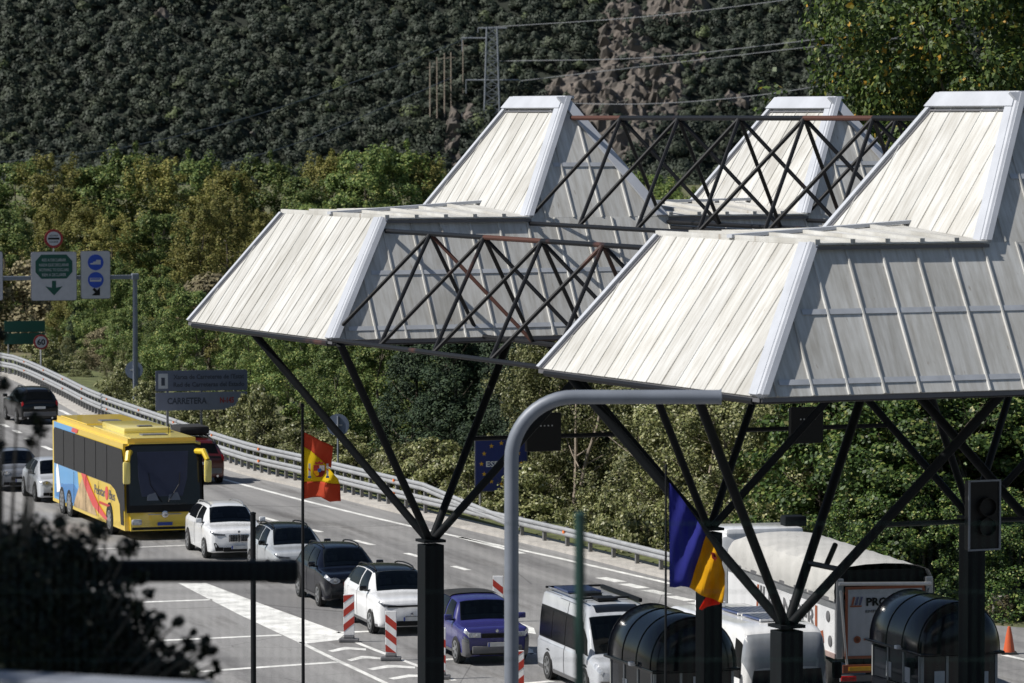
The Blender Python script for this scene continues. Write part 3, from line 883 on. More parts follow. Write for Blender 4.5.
# low shrubs hugging the barrier
for k in range(48):
    u = -6 + k * 13.8
    if 470 < u < 532 or 22 < u < 56: continue
    p = behind(u, rnd.uniform(1.8, 3.4))
    tree('shrub', p.x, p.y, rnd.uniform(1.1, 2.3) * (0.8 if u < 130 else 1.0), rnd.uniform(0.9, 1.2), 'low shrub hugging the back of the crash barrier', 'low shrubs behind the barrier')
pb = behind(207, 2.2)
tree('shrub', pb.x, pb.y, 3.0, 0.55, 'spiky pale weed rising in front of the grey road board', None)
for k in range(4):
    p = gp(1000 + 14 * k, 625 + rnd.uniform(-3, 1))
    tree('brush', p.x, p.y + 1.0, rnd.uniform(0.45, 0.8), 1.0, 'small dry bush under the hedge beyond the traffic cone', 'dry bushes under the hedge')
blk = MB(); p = gp(1010, 622); blk.bbox((0, 0, 0.35), (0.5, 0.4, 0.7), 0.03)
o = blk.build('concrete_block', MT['concrete']); o.location = p + Vector((-0.2, 0.6, 0)); tag(o, 'small grey concrete block under the hedge at the right edge', 'block')
# ================================================================ TOLL CANOPY (two rows of stepped roofs tied by open trusses)
TH = R(23.684)
CX0, CY0, BAY, A0 = -1.723, 90.683, 2.765, 2.075
BE, BD, BP, BR, BQ, PER = -3.106, -1.44, 1.868, 3.462, 5.10, 6.574
HE, HD, HR, HC = 9.93, 12.34, 14.86, 5.54
OE, OD = 0.25, 0.19
COL3A = 16.586
B_END = 2 * PER + 3.3
G = lambda k: A0 + k * BAY
can = empty('toll_canopy', (CX0, CY0, 0), TH, 'white stepped sheet-metal border canopy on dark steel columns, trusses and struts', 'canopy')
LP = lambda a, b, h: Vector((b, -a, h))           # canopy frame: b to the right, a towards the camera, h up

def clip_poly(poly, s0, s1):
    for (lim, sg) in ((s0, 1), (s1, -1)):
        out = []
        for i, p in enumerate(poly):
            q = poly[(i + 1) % len(poly)]
            ip, iq = sg * (p[0] - lim) >= -1e-9, sg * (q[0] - lim) >= -1e-9
            if ip: out.append(p)
            if ip != iq:
                k = (lim - p[0]) / (q[0] - p[0])
                out.append((lim, p[1] + (q[1] - p[1]) * k))
        poly = out
        if len(poly) < 3: return []
    return poly

def slope_mesh(mb, st, name, mat):
    me = mb.mesh(name)
    at = me.attributes.new('slope', 'FLOAT_VECTOR', 'POINT')
    at.data.foreach_set('vector', [c for p in st for c in p])
    me.materials.append(mat)
    return me

def panel_face(p0, p1, q0, q1, width, rib_w, rib_h, phase=0.0, name='roof_panel'):
    """a roof slope with bottom edge p0-p1 and top edge q0-q1, made of separate standing-seam sheets"""
    p0, p1, q0, q1 = map(Vector, (p0, p1, q0, q1))
    es = (p1 - p0).normalized()
    up = (q0 - p0) - es * (q0 - p0).dot(es)
    if up.length < 1e-6: up = (q1 - p0) - es * (q1 - p0).dot(es)
    et = up.normalized()
    nn = es.cross(et).normalized()
    if nn.z < 0: nn = -nn
    to2 = lambda p: ((p - p0).dot(es), (p - p0).dot(et))
    quad = [to2(p0), to2(p1), to2(q1)] + ([to2(q0)] if (q1 - q0).length > 1e-4 else [])
    smin = min(p[0] for p in quad); smax = max(p[0] for p in quad)
    s = smin - phase
    seed = rnd.random() * 50
    while s < smax - 0.02:
        a, b = max(smin, s) + 0.001, min(smax, s + width) - 0.001
        s += width
        if b - a < 0.05: continue
        poly = clip_poly(quad, a, b)
        if len(poly) < 3: continue
        lift = rnd.uniform(0.0, 0.012)
        mb = MB(); st = []
        P3 = [p0 + es * x + et * t + nn * lift for x, t in poly]
        mb.prism(P3, nn * 0.03); st += [(x + seed, t + seed, 0) for x, t in poly] * 2
        # seam along the left edge
        xs_ = a + rib_w * 0.5
        ts = [t for x, t in clip_poly(quad, a, min(b, a + rib_w))]
        tl = clip_poly(quad, xs_ - 1e-3, xs_ + 1e-3)
        if tl:
            t0, t1 = min(t for x, t in tl), max(t for x, t in tl)
            if t1 - t0 > 0.1:
                w = rib_w / 2
                base = [p0 + es * (xs_ - w) + et * t0, p0 + es * (xs_ + w) + et * t0, p0 + es * (xs_ + w * 0.6) + et * t0 + nn * rib_h, p0 + es * (xs_ - w * 0.6) + et * t0 + nn * rib_h]
                base = [p + nn * (0.031 + lift) for p in base]
                mb.prism(base, et * (t1 - t0)); st += [(xs_ + seed, t0 + seed, 0)] * 4 + [(xs_ + seed, t1 + seed, 0)] * 4
        link_mesh(name, slope_mesh(mb, st, name, MT['roof']), None, can)
    return es, et, nn

def slab(p, q, side, w, nrm, t, name, mat, lift=0.0):
    """flat strip from p to q, w wide along side, t thick along nrm"""
    p, q, side, nrm = Vector(p), Vector(q), Vector(side).normalized(), Vector(nrm).normalized()
    d = nrm * lift
    m = MB(); m.prism([p + d, q + d, q + d + side * w, p + d + side * w], nrm * t)
    return m.build(name, mat, can)

def row(k0, db):
    """one roof row; k0 = first grid bay in a, db = sideways offset"""
    ae0, ae1 = G(k0) - OE, G(k0 + 3) + OE            # eaves
    ad0, ad1 = G(k0 + .5) - OD, G(k0 + 2.5) + OD     # deck
    ar0, ar1 = G(k0 + 1), G(k0 + 2)                  # peak
    ac = (ad0 + ad1) / 2
    be, bd, b2, bd2 = BE + db, BD + db, B_END + db, B_END - (BD - BE) + db
    L_ = LP
    # sunlit hip end (faces left)
    eA = panel_face(L_(ae0, be, HE), L_(ae1, be, HE), L_(ad0, bd, HD), L_(ad1, bd, HD), 0.565, 0.028, 0.016)
    # long side facing the viewer
    eB = panel_face(L_(ae1, be, HE), L_(ae1, b2, HE), L_(ad1, bd, HD), L_(ad1, bd2, HD), 0.66, 0.05, 0.028, 0.40)
    nA, nB = eA[2], eB[2]
    # far long side and far end, plain sheets
    for pts in ((L_(ae0, be, HE), L_(ae0, b2, HE), L_(ad0, bd2, HD), L_(ad0, bd, HD)), (L_(ae1, b2, HE), L_(ae0, b2, HE), L_(ad0, bd2, HD), L_(ad1, bd2, HD))):
        mb = MB(); mb.prism(pts, (0, 0, 0.03))
        link_mesh('roof_sheet', slope_mesh(mb, [(p[0], p[2], 0) for p in mb.v], 'roof_sheet', MT['roof']), None, can)
    # hip flashings
    slab(L_(ae1, be, HE), L_(ad1, bd, HD), -eA[0], 0.28, nA, 0.05, 'hip_flashing', MT['roof_flash'], 0.06)
    slab(L_(ae1, be, HE) - eB[0] * .03, L_(ad1, bd, HD) - eB[0] * .03, eB[0], 0.12, nB, 0.125, 'hip_flashing', MT['roof_flash'], 0.005)
    slab(L_(ae0, be, HE), L_(ad0, bd, HD), eA[0], 0.13, nA, 0.05, 'hip_flashing', MT['roof_flash'], 0.05)
    slab(L_(ae0, be, HE), L_(ad0, bd, HD), eA[0], 0.22, nA, 0.012, 'hip_flashing', MT['fascia'], 0.036)
    hc_ = MB(); nn_ = (nA + nB).normalized() * .05; hc_.tube(L_(ae1, be, HE) + nn_, L_(ad1, bd, HD) + nn_, .07, 8); hc_.build('hip_flashing', MT['roof_flash'], can, True)
    # lap joints of the sheets on the viewer's side
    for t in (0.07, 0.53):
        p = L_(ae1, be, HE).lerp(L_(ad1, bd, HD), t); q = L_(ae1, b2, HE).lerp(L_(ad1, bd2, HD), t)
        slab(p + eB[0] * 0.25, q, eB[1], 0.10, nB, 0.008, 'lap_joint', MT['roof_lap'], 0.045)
    # eaves angle
    slab(L_(ae0, be, HE), L_(ae1, be, HE), (0, 0, -1), 0.07, L_(0, -1, 0), 0.02, 'eaves_trim', MT['fascia'], 0.012)
    slab(L_(ae1, be, HE), L_(ae1, b2, HE), (0, 0, -1), 0.07, L_(1, 0, 0), 0.02, 'eaves_trim', MT['fascia'], 0.012)
    # low-pitched deck between the peaks; the ridge rises from the hip end
    spans = [(bd, BP + db, 0.0, 0.20), (BQ + db, BP + PER + db, 0.16, 0.20), (BQ + PER + db, bd2, 0.16, 0.05)]
    for (b0, b1, r0, r1) in spans:
        n = max(1, round((b1 - b0) / 0.66))
        for i in range(n):
            ba, bb = b0 + (b1 - b0) * i / n, b0 + (b1 - b0) * (i + 1) / n
            ra, rb = r0 + (r1 - r0) * i / n, r0 + (r1 - r0) * (i + 1) / n
            for (aa, nm) in ((ad1 + 0.14, 'deck_panel'), (ad0 - 0.1, 'deck_panel')):
                mb = MB()
                P = [L_(aa, ba, HD + 0.02), L_(aa, bb - 0.01, HD + 0.02), L_(ac, bb - 0.01, HD + 0.02 + rb), L_(ac, ba, HD + 0.02 + ra)]
                mb.prism(P, (0, 0, 0.03)); st = [(p.x, -p.y, 0) for p in P] * 2
                Q = [L_(aa, ba, HD + 0.05), L_(aa, ba + 0.09, HD + 0.05), L_(ac, ba + 0.09, HD + 0.05 + ra), L_(ac, ba, HD + 0.05 + ra)]
                mb.prism([p + Vector((0, 0, 0.001)) for p in Q], (0, 0, 0.06)); st += [(p.x, -p.y, 0) for p in Q] * 2
                link_mesh(nm, slope_mesh(mb, st, nm, MT['roof']), None, can)
        rg = MB(); rg.prism([L_(ac - .1, b0 - .05, HD + .06 + r0), L_(ac + .1, b0 - .05, HD + .06 + r0), L_(ac + .1, b1 + .3, HD + .08 + r1), L_(ac - .1, b1 + .3, HD + .08 + r1)], (0, 0, 0.06))
        rg.build('ridge_flashing', MT['roof_flash'], can)
        slab(L_(ad1 + .145, b0, HD), L_(ad1 + .145, b1, HD), (0, 0, -1), 0.06, L_(1, 0, 0), 0.02, 'deck_trim', MT['fascia'], 0.002)
    # peaks
    for j in range(2):
        o_ = db + j * PER
        bp, br, bq = BP + o_, BR + o_, BQ + o_
        e2 = panel_face(L_(ad0, bp, HD), L_(ad1, bp, HD), L_(ar0, br, HR), L_(ar1, br, HR), 0.565, 0.028, 0.016)
        e3 = panel_face(L_(ad1, bp, HD), L_(ad1, bq, HD), L_(ar1, br, HR), L_(ar1, br, HR), 0.66, 0.05, 0.028, 0.30)
        n2, n3 = e2[2], e3[2]
        for pts in ((L_(ad1, bq, HD), L_(ad0, bq, HD), L_(ar0, br, HR), L_(ar1, br, HR)), (L_(ad0, bq, HD), L_(ad0, bp, HD), L_(ar0, br, HR))):
            mb = MB(); mb.prism(pts, (0, 0, 0.03))
            link_mesh('roof_sheet', slope_mesh(mb, [(p[0], p[2], 0) for p in mb.v], 'roof_sheet', MT['roof']), None, can)
        slab(L_(ad1, bp, HD), L_(ar1, br, HR), -e2[0], 0.25, n2, 0.05, 'hip_flashing', MT['roof_flash'], 0.06)
        slab(L_(ad1, bp, HD) - e3[0] * .03, L_(ar1, br, HR) - e3[0] * .03, e3[0], 0.11, n3, 0.125, 'hip_flashing', MT['roof_flash'], 0.005)
        slab(L_(ad0, bp, HD), L_(ar0, br, HR), e2[0], 0.13, n2, 0.05, 'hip_flashing', MT['roof_flash'], 0.05)
        slab(L_(ad0, bp, HD), L_(ar0, br, HR), e2[0], 0.22, n2, 0.012, 'hip_flashing', MT['fascia'], 0.036)
        slab(L_(ad1, bq, HD), L_(ar1, br, HR), -e3[0], 0.26, n3, 0.05, 'hip_flashing', MT['roof_flash'], 0.06)
        hc_ = MB(); nn_ = (n2 + n3).normalized() * .05; hc_.tube(L_(ad1, bp, HD) + nn_, L_(ar1, br, HR) + nn_, .07, 8); hc_.build('hip_flashing', MT['roof_flash'], can, True)
        kq = .33 / (L_(ar1, br, HR) - L_(ad1, bp, HD)).length
        cp_ = MB(); cp_.prism([q_ + n2 * .075 for q_ in (L_(ar0 - .03, br, HR), L_(ar1 + .03, br, HR), L_(ar1 + .03, br, HR).lerp(L_(ad1 + .03, bp, HD), kq), L_(ar0 - .03, br, HR).lerp(L_(ad0 - .03, bp, HD), kq))], n2 * .055); cp_.build('ridge_cap', MT['roof_flash'], can)
        cp_ = MB(); cp_.prism([L_(ar0, br - .05, HR + .02), L_(ar1 + .05, br - .05, HR + .02), L_(ar1 + .05, br + .16, HR + .02), L_(ar0, br + .16, HR + .02)], (0, 0, .06)); cp_.build('ridge_cap', MT['roof_flash'], can)
        slab(L_(ar0, br, HR) - e2[1] * 0.33, L_(ar1, br, HR) - e2[1] * 0.33, -e2[1], 0.03, n2, 0.02, 'lap_joint', MT['fascia'], 0.05)
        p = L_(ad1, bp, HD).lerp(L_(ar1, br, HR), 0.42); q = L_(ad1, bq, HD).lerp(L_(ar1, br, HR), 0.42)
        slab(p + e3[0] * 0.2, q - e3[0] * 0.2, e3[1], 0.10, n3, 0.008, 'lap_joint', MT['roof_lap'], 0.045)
row(-3, 0.0)
row(4, -0.11)

# trusses along a: one top chord, two bottom chords, four diagonals to every top node
def rod(p, q, r, name, rusty=False):
    m = MB(); m.tube(p, q, r, 8)
    return m.build(name, MT['steel_rust'] if rusty else MT['steel'], can, True)
def truss(bt, ht, bb, hb, top_nodes, bot_nodes, rt, rb_, rustk=()):
    tn = [LP(G(k), bt, ht) for k in top_nodes]
    rows = [[LP(G(k), b, hb) for k in bot_nodes] for b in bb]
    for i in range(len(tn) - 1): rod(tn[i], tn[i + 1], rt, 'truss_chord', i in rustk)
    for rw in rows:
        for i in range(len(rw) - 1): rod(rw[i], rw[i + 1], rt * 0.95, 'truss_chord', (i + 1) in rustk and rnd.random() < 0.5)
    for i, k in enumerate(top_nodes):
        for rw in rows:
            for j, kb in enumerate(bot_nodes):
                if abs(abs(kb - k) - 0.5) < 0.01: rod(tn[i], rw[j], rb_, 'truss_diagonal', rnd.random() < 0.05)
for j in range(2):
    o_ = j * PER
    truss(BR + o_, HR - .40, (BP + o_, BQ + o_), HD - .10, [-1 + i for i in range(0, 7)], [-.5 + i for i in range(0, 6)], 0.050, 0.042, (0, 4))
for j in range(3):
    o_ = j * PER
    truss(BD + o_, HD - .22, (BE + o_, BE + 2 * (BD - BE) + o_), HE + .02, [-.5 + i for i in range(0, 6)], [0 + i for i in range(0, 5)], 0.050, 0.042, (2,))

# columns with four raking struts
def column(a, b):
    m = MB(); m.bbox(LP(a, b, HC / 2 - 0.05), (0.44, 0.44, HC - 0.1), 0.02)
    c = m.build('column', MT['column'], can)
    m = MB(); m.bbox(LP(a, b, HC - 0.02), (0.5, 0.5, 0.06), 0.01); m.build('cap_plate', MT['column'], c)
    m = MB(); m.bbox(LP(a, b, 0.03), (0.75, 0.75, 0.06), 0.01); m.build('base_plate', MT['column'], c)
    for sa in (-1, 1):
        for sb in (-1, 1):
            m = MB(); m.tube(LP(a + sa * .05, b + sb * .05, HC), LP(a + sa * 2.55, b + sb * 3.05, HE - .05), 0.085, 10)
            m.build('strut', MT['column'], can, True)
for i in range(3): column(0, i * PER)
for i in range(2): column(COL3A, i * PER - 0.1)
# eaves ring of tubes that the struts carry
for (k0, db) in ((-3, 0.0), (4, -0.11)):
    for aa in (G(k0 + 3), G(k0)): rod(LP(aa, BE + db, HE - .06), LP(aa, B_END + db, HE - .06), 0.06, 'eaves_tube')
    rod(LP(G(k0), BE + db, HE - .06), LP(G(k0 + 3), BE + db, HE - .06), 0.06, 'eaves_tube')

# crossbars between struts that carry the lane signal boxes
def strut_pt(a, b, sa, sb, h):
    t = (h - HC) / (HE - .05 - HC)
    return LP(a + sa * (.05 + 2.5 * t), b + sb * (.05 + 3.0 * t), h)
def signal_box(pos, w, h, d, label, framed=False):
    e = empty('lane_signal', pos, TH, label, 'signal')
    m = MB(); m.bbox((0, 0, 0), (w, d, h), 0.02); m.build('housing', MT['black'], e)
    if framed:
        for (cx, cz, sx, sz) in ((0, h / 2, w + .03, .03), (0, -h / 2, w + .03, .03), (-w / 2, 0, .03, h), (w / 2, 0, .03, h)):
            m = MB(); m.box((cx, -d / 2 - 0.012, cz), (sx, .03, sz)); m.build('frame', MT['pole_blue'], e)
        for z in (0.15, -0.2):
            m = MB(); m.lathe([(0.17, 0), (0.17, -0.10), (0.155, -0.10), (0.15, -0.02)], 'y', (0.03, -d / 2 - 0.005, z), 18); m.build('lamp_hood', MT['black'], e, True)
    else:
        for i in range(5):
            m = MB(); m.box((-w * .22 + i * w * .11, -d / 2 - 0.008, h * .17), (.03, .02, .03)); m.build('rivet', MT['alloy'], e)
    for x in (-w * .3, w * .3):
        m = MB(); m.box((x, d / 2 + 0.06, h * .17), (.06, .12, .10)); m.build('bracket', MT['column'], e)
    return e
CM = Matrix.Translation((CX0, CY0, 0)) @ Matrix.Rotation(TH, 4, 'Z')
for (i, sa, hh) in ((0, -1, 7.55), (1, -1, 7.55)):
    p, q = strut_pt(0, i * PER, sa, 1, hh), strut_pt(0, (i + 1) * PER, sa, -1, hh)
    rod(p, q, 0.05, 'signal_bar')
P1 = dp(543, 432, 91.5); P2 = dp(806, 425, 94.5)
signal_box(P1, 0.80, 0.82, 0.14, 'black square lane signal hanging right of the blue border sign')
signal_box(P2, 0.80, 0.80, 0.14, 'black square lane signal hanging under the middle of the near roof')
p, q = strut_pt(COL3A, -0.1, 1, 1, 7.35), strut_pt(COL3A, PER - 0.1, 1, -1, 7.35)
rod(p, q, 0.045, 'signal_bar')
tt = 0.50
signal_box(CM @ (p.lerp(q, tt)) + Vector((0, -0.2, 0.12)), 0.62, 1.22, 0.16, 'tall black traffic signal with pale frame above the right booth', True)
# small bracket on the near column's struts
p, q = strut_pt(COL3A, -0.1, -1, 1, HC + 1.0), strut_pt(COL3A, -0.1, 1, 1, HC + 1.0)
rod(p, q, 0.05, 'strut_tie'); rod(p.lerp(q, .55), p.lerp(q, .55) + Vector((0.35, 0.3, 0.35)), 0.05, 'strut_tie')
# ================================================================ VEHICLES
def paint(name, col, rough=0.28, coat=0.7, var=0.04):
    return mk('paint_' + name, col, rough, 0.0, var, 1.2, 0, 20, coat, 0.5)
PAINT = {'white': paint('white', (0.72, 0.73, 0.74)), 'silverwhite': paint('silver_white', (0.36, 0.38, 0.40)), 'dark': paint('dark_blue', (0.003, 0.004, 0.009), .14, 0), 'black': paint('black', (0.004, 0.004, 0.005), .14, 0),
         'purple': paint('violet', (0.030, 0.030, 0.145), .25, .3), 'red': paint('red', (0.07, 0.007, 0.006)), 'grey': paint('grey', (0.15, 0.16, 0.18)), 'silver': paint('silver', (0.46, 0.48, 0.51)),
         'yellow': paint('yellow', (0.74, 0.52, 0.035)), 'yellow_pale': paint('pale_yellow', (0.72, 0.60, 0.17)), 'skyblue': paint('sky_blue', (0.10, 0.36, 0.70)), 'seablue': paint('sea_blue', (0.02, 0.20, 0.52)),
         'redp': paint('bright_red', (0.70, 0.03, 0.02)), 'tan': mk('rock_print', (0.42, 0.30, 0.17), 0.5, 0, 0.5, 1.5), 'navy': paint('navy', (0.015, 0.03, 0.12)), 'greyfront': paint('front_grey', (0.27, 0.29, 0.32))}

SUV = [  # x(0 nose..1 tail), z bottom, z belt, z top, half width, half width of the top   (z as part of the height)
 (0.000, .20, .50, .52, .80, .66), (0.014, .16, .555, .575, .91, .72), (0.04, .135, .585, .605, .965, .75), (0.12, .125, .61, .632, .995, .76), (0.245, .125, .635, .66, 1.0, .78),
 (0.315, .125, .638, .80, 1.0, .74), (0.405, .125, .632, .955, 1.0, .66), (0.50, .125, .636, .992, 1.0, .665), (0.66, .125, .645, 1.0, 1.0, .665), (0.82, .125, .655, .975, .995, .65), (0.89, .13, .66, .945, .985, .63),
 (0.945, .14, .66, .78, .96, .66), (0.975, .15, .64, .68, .93, .70), (0.993, .17, .56, .60, .90, .72), (1.0, .20, .48, .50, .84, .68)]
BOXY = [(0.000, .19, .50, .515, .82, .70), (0.012, .15, .57, .585, .93, .76), (0.04, .14, .595, .61, .975, .79), (0.14, .135, .595, .61, 1.0, .80), (0.27, .135, .615, .635, 1.0, .81),
 (0.33, .135, .62, .80, 1.0, .77), (0.385, .135, .625, .94, 1.0, .72), (0.48, .135, .63, .98, 1.0, .72), (0.66, .135, .635, 1.0, 1.0, .72), (0.86, .135, .64, .99, .99, .71), (0.93, .14, .64, .965, .985, .70),
 (0.96, .14, .64, .82, .98, .72), (0.98, .15, .62, .66, .96, .75), (0.995, .17, .55, .58, .93, .75), (1.0, .20, .48, .50, .88, .72)]
HATCH = [(0.000, .17, .45, .465, .78, .64), (0.016, .14, .51, .53, .90, .69), (0.05, .12, .55, .57, .96, .72), (0.15, .11, .565, .59, .99, .72), (0.255, .11, .605, .63, 1.0, .74),
 (0.33, .11, .615, .79, 1.0, .71), (0.42, .11, .62, .95, 1.0, .64), (0.52, .11, .625, .99, 1.0, .64), (0.66, .11, .635, 1.0, 1.0, .64), (0.80, .115, .65, .965, .99, .62), (0.87, .12, .655, .92, .98, .60),
 (0.935, .13, .65, .76, .96, .64), (0.97, .15, .62, .665, .93, .68), (0.993, .17, .55, .59, .89, .70), (1.0, .20, .47, .49, .83, .66)]
VAN = [(0.000, .13, .30, .31, .80, .66), (0.012, .10, .36, .375, .92, .74), (0.035, .09, .40, .415, .97, .80), (0.085, .085, .43, .45, 1.0, .82), (0.13, .085, .445, .475, 1.0, .82),
 (0.175, .085, .45, .66, 1.0, .83), (0.225, .085, .46, .84, 1.0, .82), (0.29, .085, .46, .965, 1.0, .80), (0.42, .085, .46, .995, 1.0, .82), (0.70, .085, .46, 1.0, 1.0, .82), (0.93, .085, .46, .998, 1.0, .82),
 (0.975, .09, .46, .985, .985, .80), (0.993, .10, .45, .94, .96, .78), (0.998, .11, .42, .80, .93, .78), (1.0, .13, .36, .62, .90, .76)]
MOTORHOME = [(0.000, .16, .40, .62, .84, .72), (0.010, .13, .43, .78, .93, .78), (0.03, .12, .45, .89, .98, .83), (0.06, .12, .46, .95, 1.0, .85), (0.11, .12, .46, .985, 1.0, .86), (0.2, .12, .46, 1.0, 1.0, .87), (0.4, .12, .46, 1.0, 1.0, .87),
 (0.7, .12, .46, 1.0, 1.0, .87), (0.95, .12, .46, 1.0, 1.0, .87), (0.985, .13, .46, .985, .985, .85), (1.0, .16, .44, .93, .95, .82)]

class Loft:
    """smooth body surface from stations; S(i, j): i = station (float), j = ring position 0 sill .. 8 roof centre"""
    def __init__(s, prof, L, W, H):
        s.L, s.W, s.H = L, W, H
        s.rings = []
        for (x, zb, zbelt, zt, w, wt) in prof:
            hw = W / 2 * w; tw = W / 2 * wt; zb *= H; zbelt *= H; zt *= H
            tw = min(tw, hw * 0.93)
            X = L / 2 - x * L
            mid = (zb + zbelt) / 2
            low = max(0.0, zt - zbelt)
            sh = hw * (0.955 if low > 0.15 else 0.93)
            s.rings.append([(X, hw * .86, zb), (X, hw * .97, zb + 0.05 * H * .5), (X, hw, mid), (X, hw * .988, zbelt - 0.045 * H), (X, sh, zbelt),
                            (X, (sh + tw) / 2 + (0.025 if low > 0.15 else 0), (zbelt + zt) / 2), (X, tw, zt - min(0.055, low * .3)), (X, tw * .72, zt - min(.008, low * .1)), (X, 0.0, zt + 0.012)])
        s.n = len(prof)
    def _c(s, p0, p1, p2, p3, t, k=0.34):
        m1 = [(c - a) * k for a, c in zip(p0, p2)]; m2 = [(c - a) * k for a, c in zip(p1, p3)]
        t2, t3 = t * t, t * t * t
        return [(2 * t3 - 3 * t2 + 1) * a + (t3 - 2 * t2 + t) * ma + (-2 * t3 + 3 * t2) * b + (t3 - t2) * mb for a, b, ma, mb in zip(p1, p2, m1, m2)]
    def _ring(s, i, j):
        r = s.rings[i]
        j = max(0.0, min(8.0, j)); a = min(7, int(j)); t = j - a
        g = lambda q: r[q] if 0 <= q <= 8 else ((r[7][0], -r[7][1], r[7][2]) if q == 9 else r[0])
        return s._c(g(a - 1), g(a), g(a + 1), g(a + 2), t, 0.30)
    def S(s, i, j, side=1):
        i = max(0.0, min(s.n - 1.0, i)); a = min(s.n - 2, int(i)); t = i - a
        c = lambda q: s._ring(max(0, min(s.n - 1, q)), j)
        p = s._c(c(a - 1), c(a), c(a + 1), c(a + 2), t)
        return Vector((p[0], p[1] * side, p[2]))
    def N(s, i, j, side=1):
        e = 0.05
        d1 = s.S(i + e, j, side) - s.S(i - e, j, side); d2 = s.S(i, j + e, side) - s.S(i, j - e, side)
        n = d1.cross(d2)
        if n.length < 1e-9: return Vector((1, 0, 0))
        n.normalize()
        p = s.S(i, j, side)
        c = Vector((p.x * 0.8, 0, s.H * .45))
        return n if n.dot(p - c) > 0 else -n
    def body(s, name, mat, parent, sub=4):
        m = MB(); I = (s.n - 1) * sub + 1; J = 8 * 3 + 1
        for a in range(I):
            i = a / sub
            for side in (1, -1):
                for b in range(J):
                    if side == -1 and b == J - 1: continue
                    bb = b if side == 1 else J - 2 - b
                    m.v.append(tuple(s.S(i, bb / 3, side)))
        K = 2 * J - 1
        for a in range(I - 1):
            for b in range(K - 1): m.f.append((a * K + b, a * K + b + 1, (a + 1) * K + b + 1, (a + 1) * K + b))
            m.f.append((a * K + K - 1, a * K, (a + 1) * K, (a + 1) * K + K - 1))
        m.f.append(tuple(range(K))); m.f.append(tuple((I - 1) * K + b for b in range(K - 1, -1, -1)))
        return m.build(name, mat, parent, True)
    def patch(s, name, mat, parent, i0, i1, j0, j1, side=1, lift=0.012, ni=6, nj=4, both=False, skew=0.0):
        """a skin piece lying on the body between stations and ring positions; both = across the centre line"""
        m = MB()
        def pt(i, j):
            sd = side
            if both and j > 8: j, sd = 16 - j, -side
            return s.S(i, j, sd) + s.N(i, j, sd) * lift
        for a in range(ni + 1):
            for b in range(nj + 1):
                t = b / nj
                m.v.append(tuple(pt(i0 + (i1 - i0) * a / ni + skew * t * (1 - a / ni), j0 + (j1 - j0) * t)))
        for a in range(ni):
            for b in range(nj): m.f.append((a * (nj + 1) + b, a * (nj + 1) + b + 1, (a + 1) * (nj + 1) + b + 1, (a + 1) * (nj + 1) + b))
        return m.build(name, mat, parent, True)

def wheel_meshes(r, w, rimmat, spokes=5):
    t = MB(); t.lathe([(.02, -w * .47), (r * .62, -w * .47), (r * .66, -w / 2), (r * .94, -w / 2), (r, -w * .36), (r, w * .36), (r * .94, w / 2), (r * .66, w / 2), (r * .62, w * .47), (.02, w * .47)], 'y', (0, 0, 0), 22)
    rm_ = MB(); rm_.lathe([(r * .58, w * .44), (r * .58, w * .51), (r * .67, w * .51), (r * .67, w * .44)], 'y', (0, 0, 0), 20); rm_.lathe([(r * .12, w * .44), (r * .12, w * .535), (.01, w * .54)], 'y', (0, 0, 0), 12)
    for k in range(spokes):
        a = 2 * math.pi * k / spokes
        d = Vector((math.cos(a), 0, math.sin(a)))
        n = Vector((-d.z, 0, d.x)) * r * .12
        p, q = d * r * .06, d * r * .62
        rm_.prism([p - n + Vector((0, w * .475, 0)), p + n + Vector((0, w * .475, 0)), q + n * .8 + Vector((0, w * .475, 0)), q - n * .8 + Vector((0, w * .475, 0))], (0, w * .05, 0))
    return t.mesh('tyre', True), rm_.mesh('rim', True)
def wheels(root, xs, track, r, w, rimmat='alloy', body_half=None, spokes=5):
    tm_, rm_ = wheel_meshes(r, w, rimmat, spokes)
    for x in xs:
        for sd in (1, -1):
            t = link_mesh('wheel', tm_, MT['rubber'], root)
            t.location = (x, sd * (track / 2), r); t.rotation_euler = (0, 0, 0 if sd == 1 else math.pi)
            o = link_mesh('rim', rm_, MT[rimmat], t)
            if body_half:
                a = MB(); yy = body_half - 0.02
                a.lathe([(r * .98, 0), (r * 1.16, 0), (r * 1.16, .035), (r * .98, .035)], 'y', (x, sd * yy - 0.0175, r + .02), 22)
                a.build('wheel_arch', MT['black'], root, True)
                b = MB(); b.lathe([(0.05, 0), (r * 1.08, 0), (r * 1.08, .01), (0.05, .01)], 'y', (x, sd * (yy + .008) - .005, r + .02), 22)
                b.build('wheel_well', MT['black'], root, True)

def place(root, u, v, ang, front=True, L=4.4):
    """front (or tail) centre of the vehicle stands on the ground at pixel u, v; ang = heading angle off the view axis"""
    p = gp(u, v)
    hd = Vector((math.sin(ang), -math.cos(ang), 0)) if front else Vector((-math.sin(ang), math.cos(ang), 0))
    root.location = p - hd * (L / 2) if front else p + hd * (L / 2)
    root.location.z = 0.01
    root.rotation_euler = (0, 0, math.atan2(hd.y, hd.x))

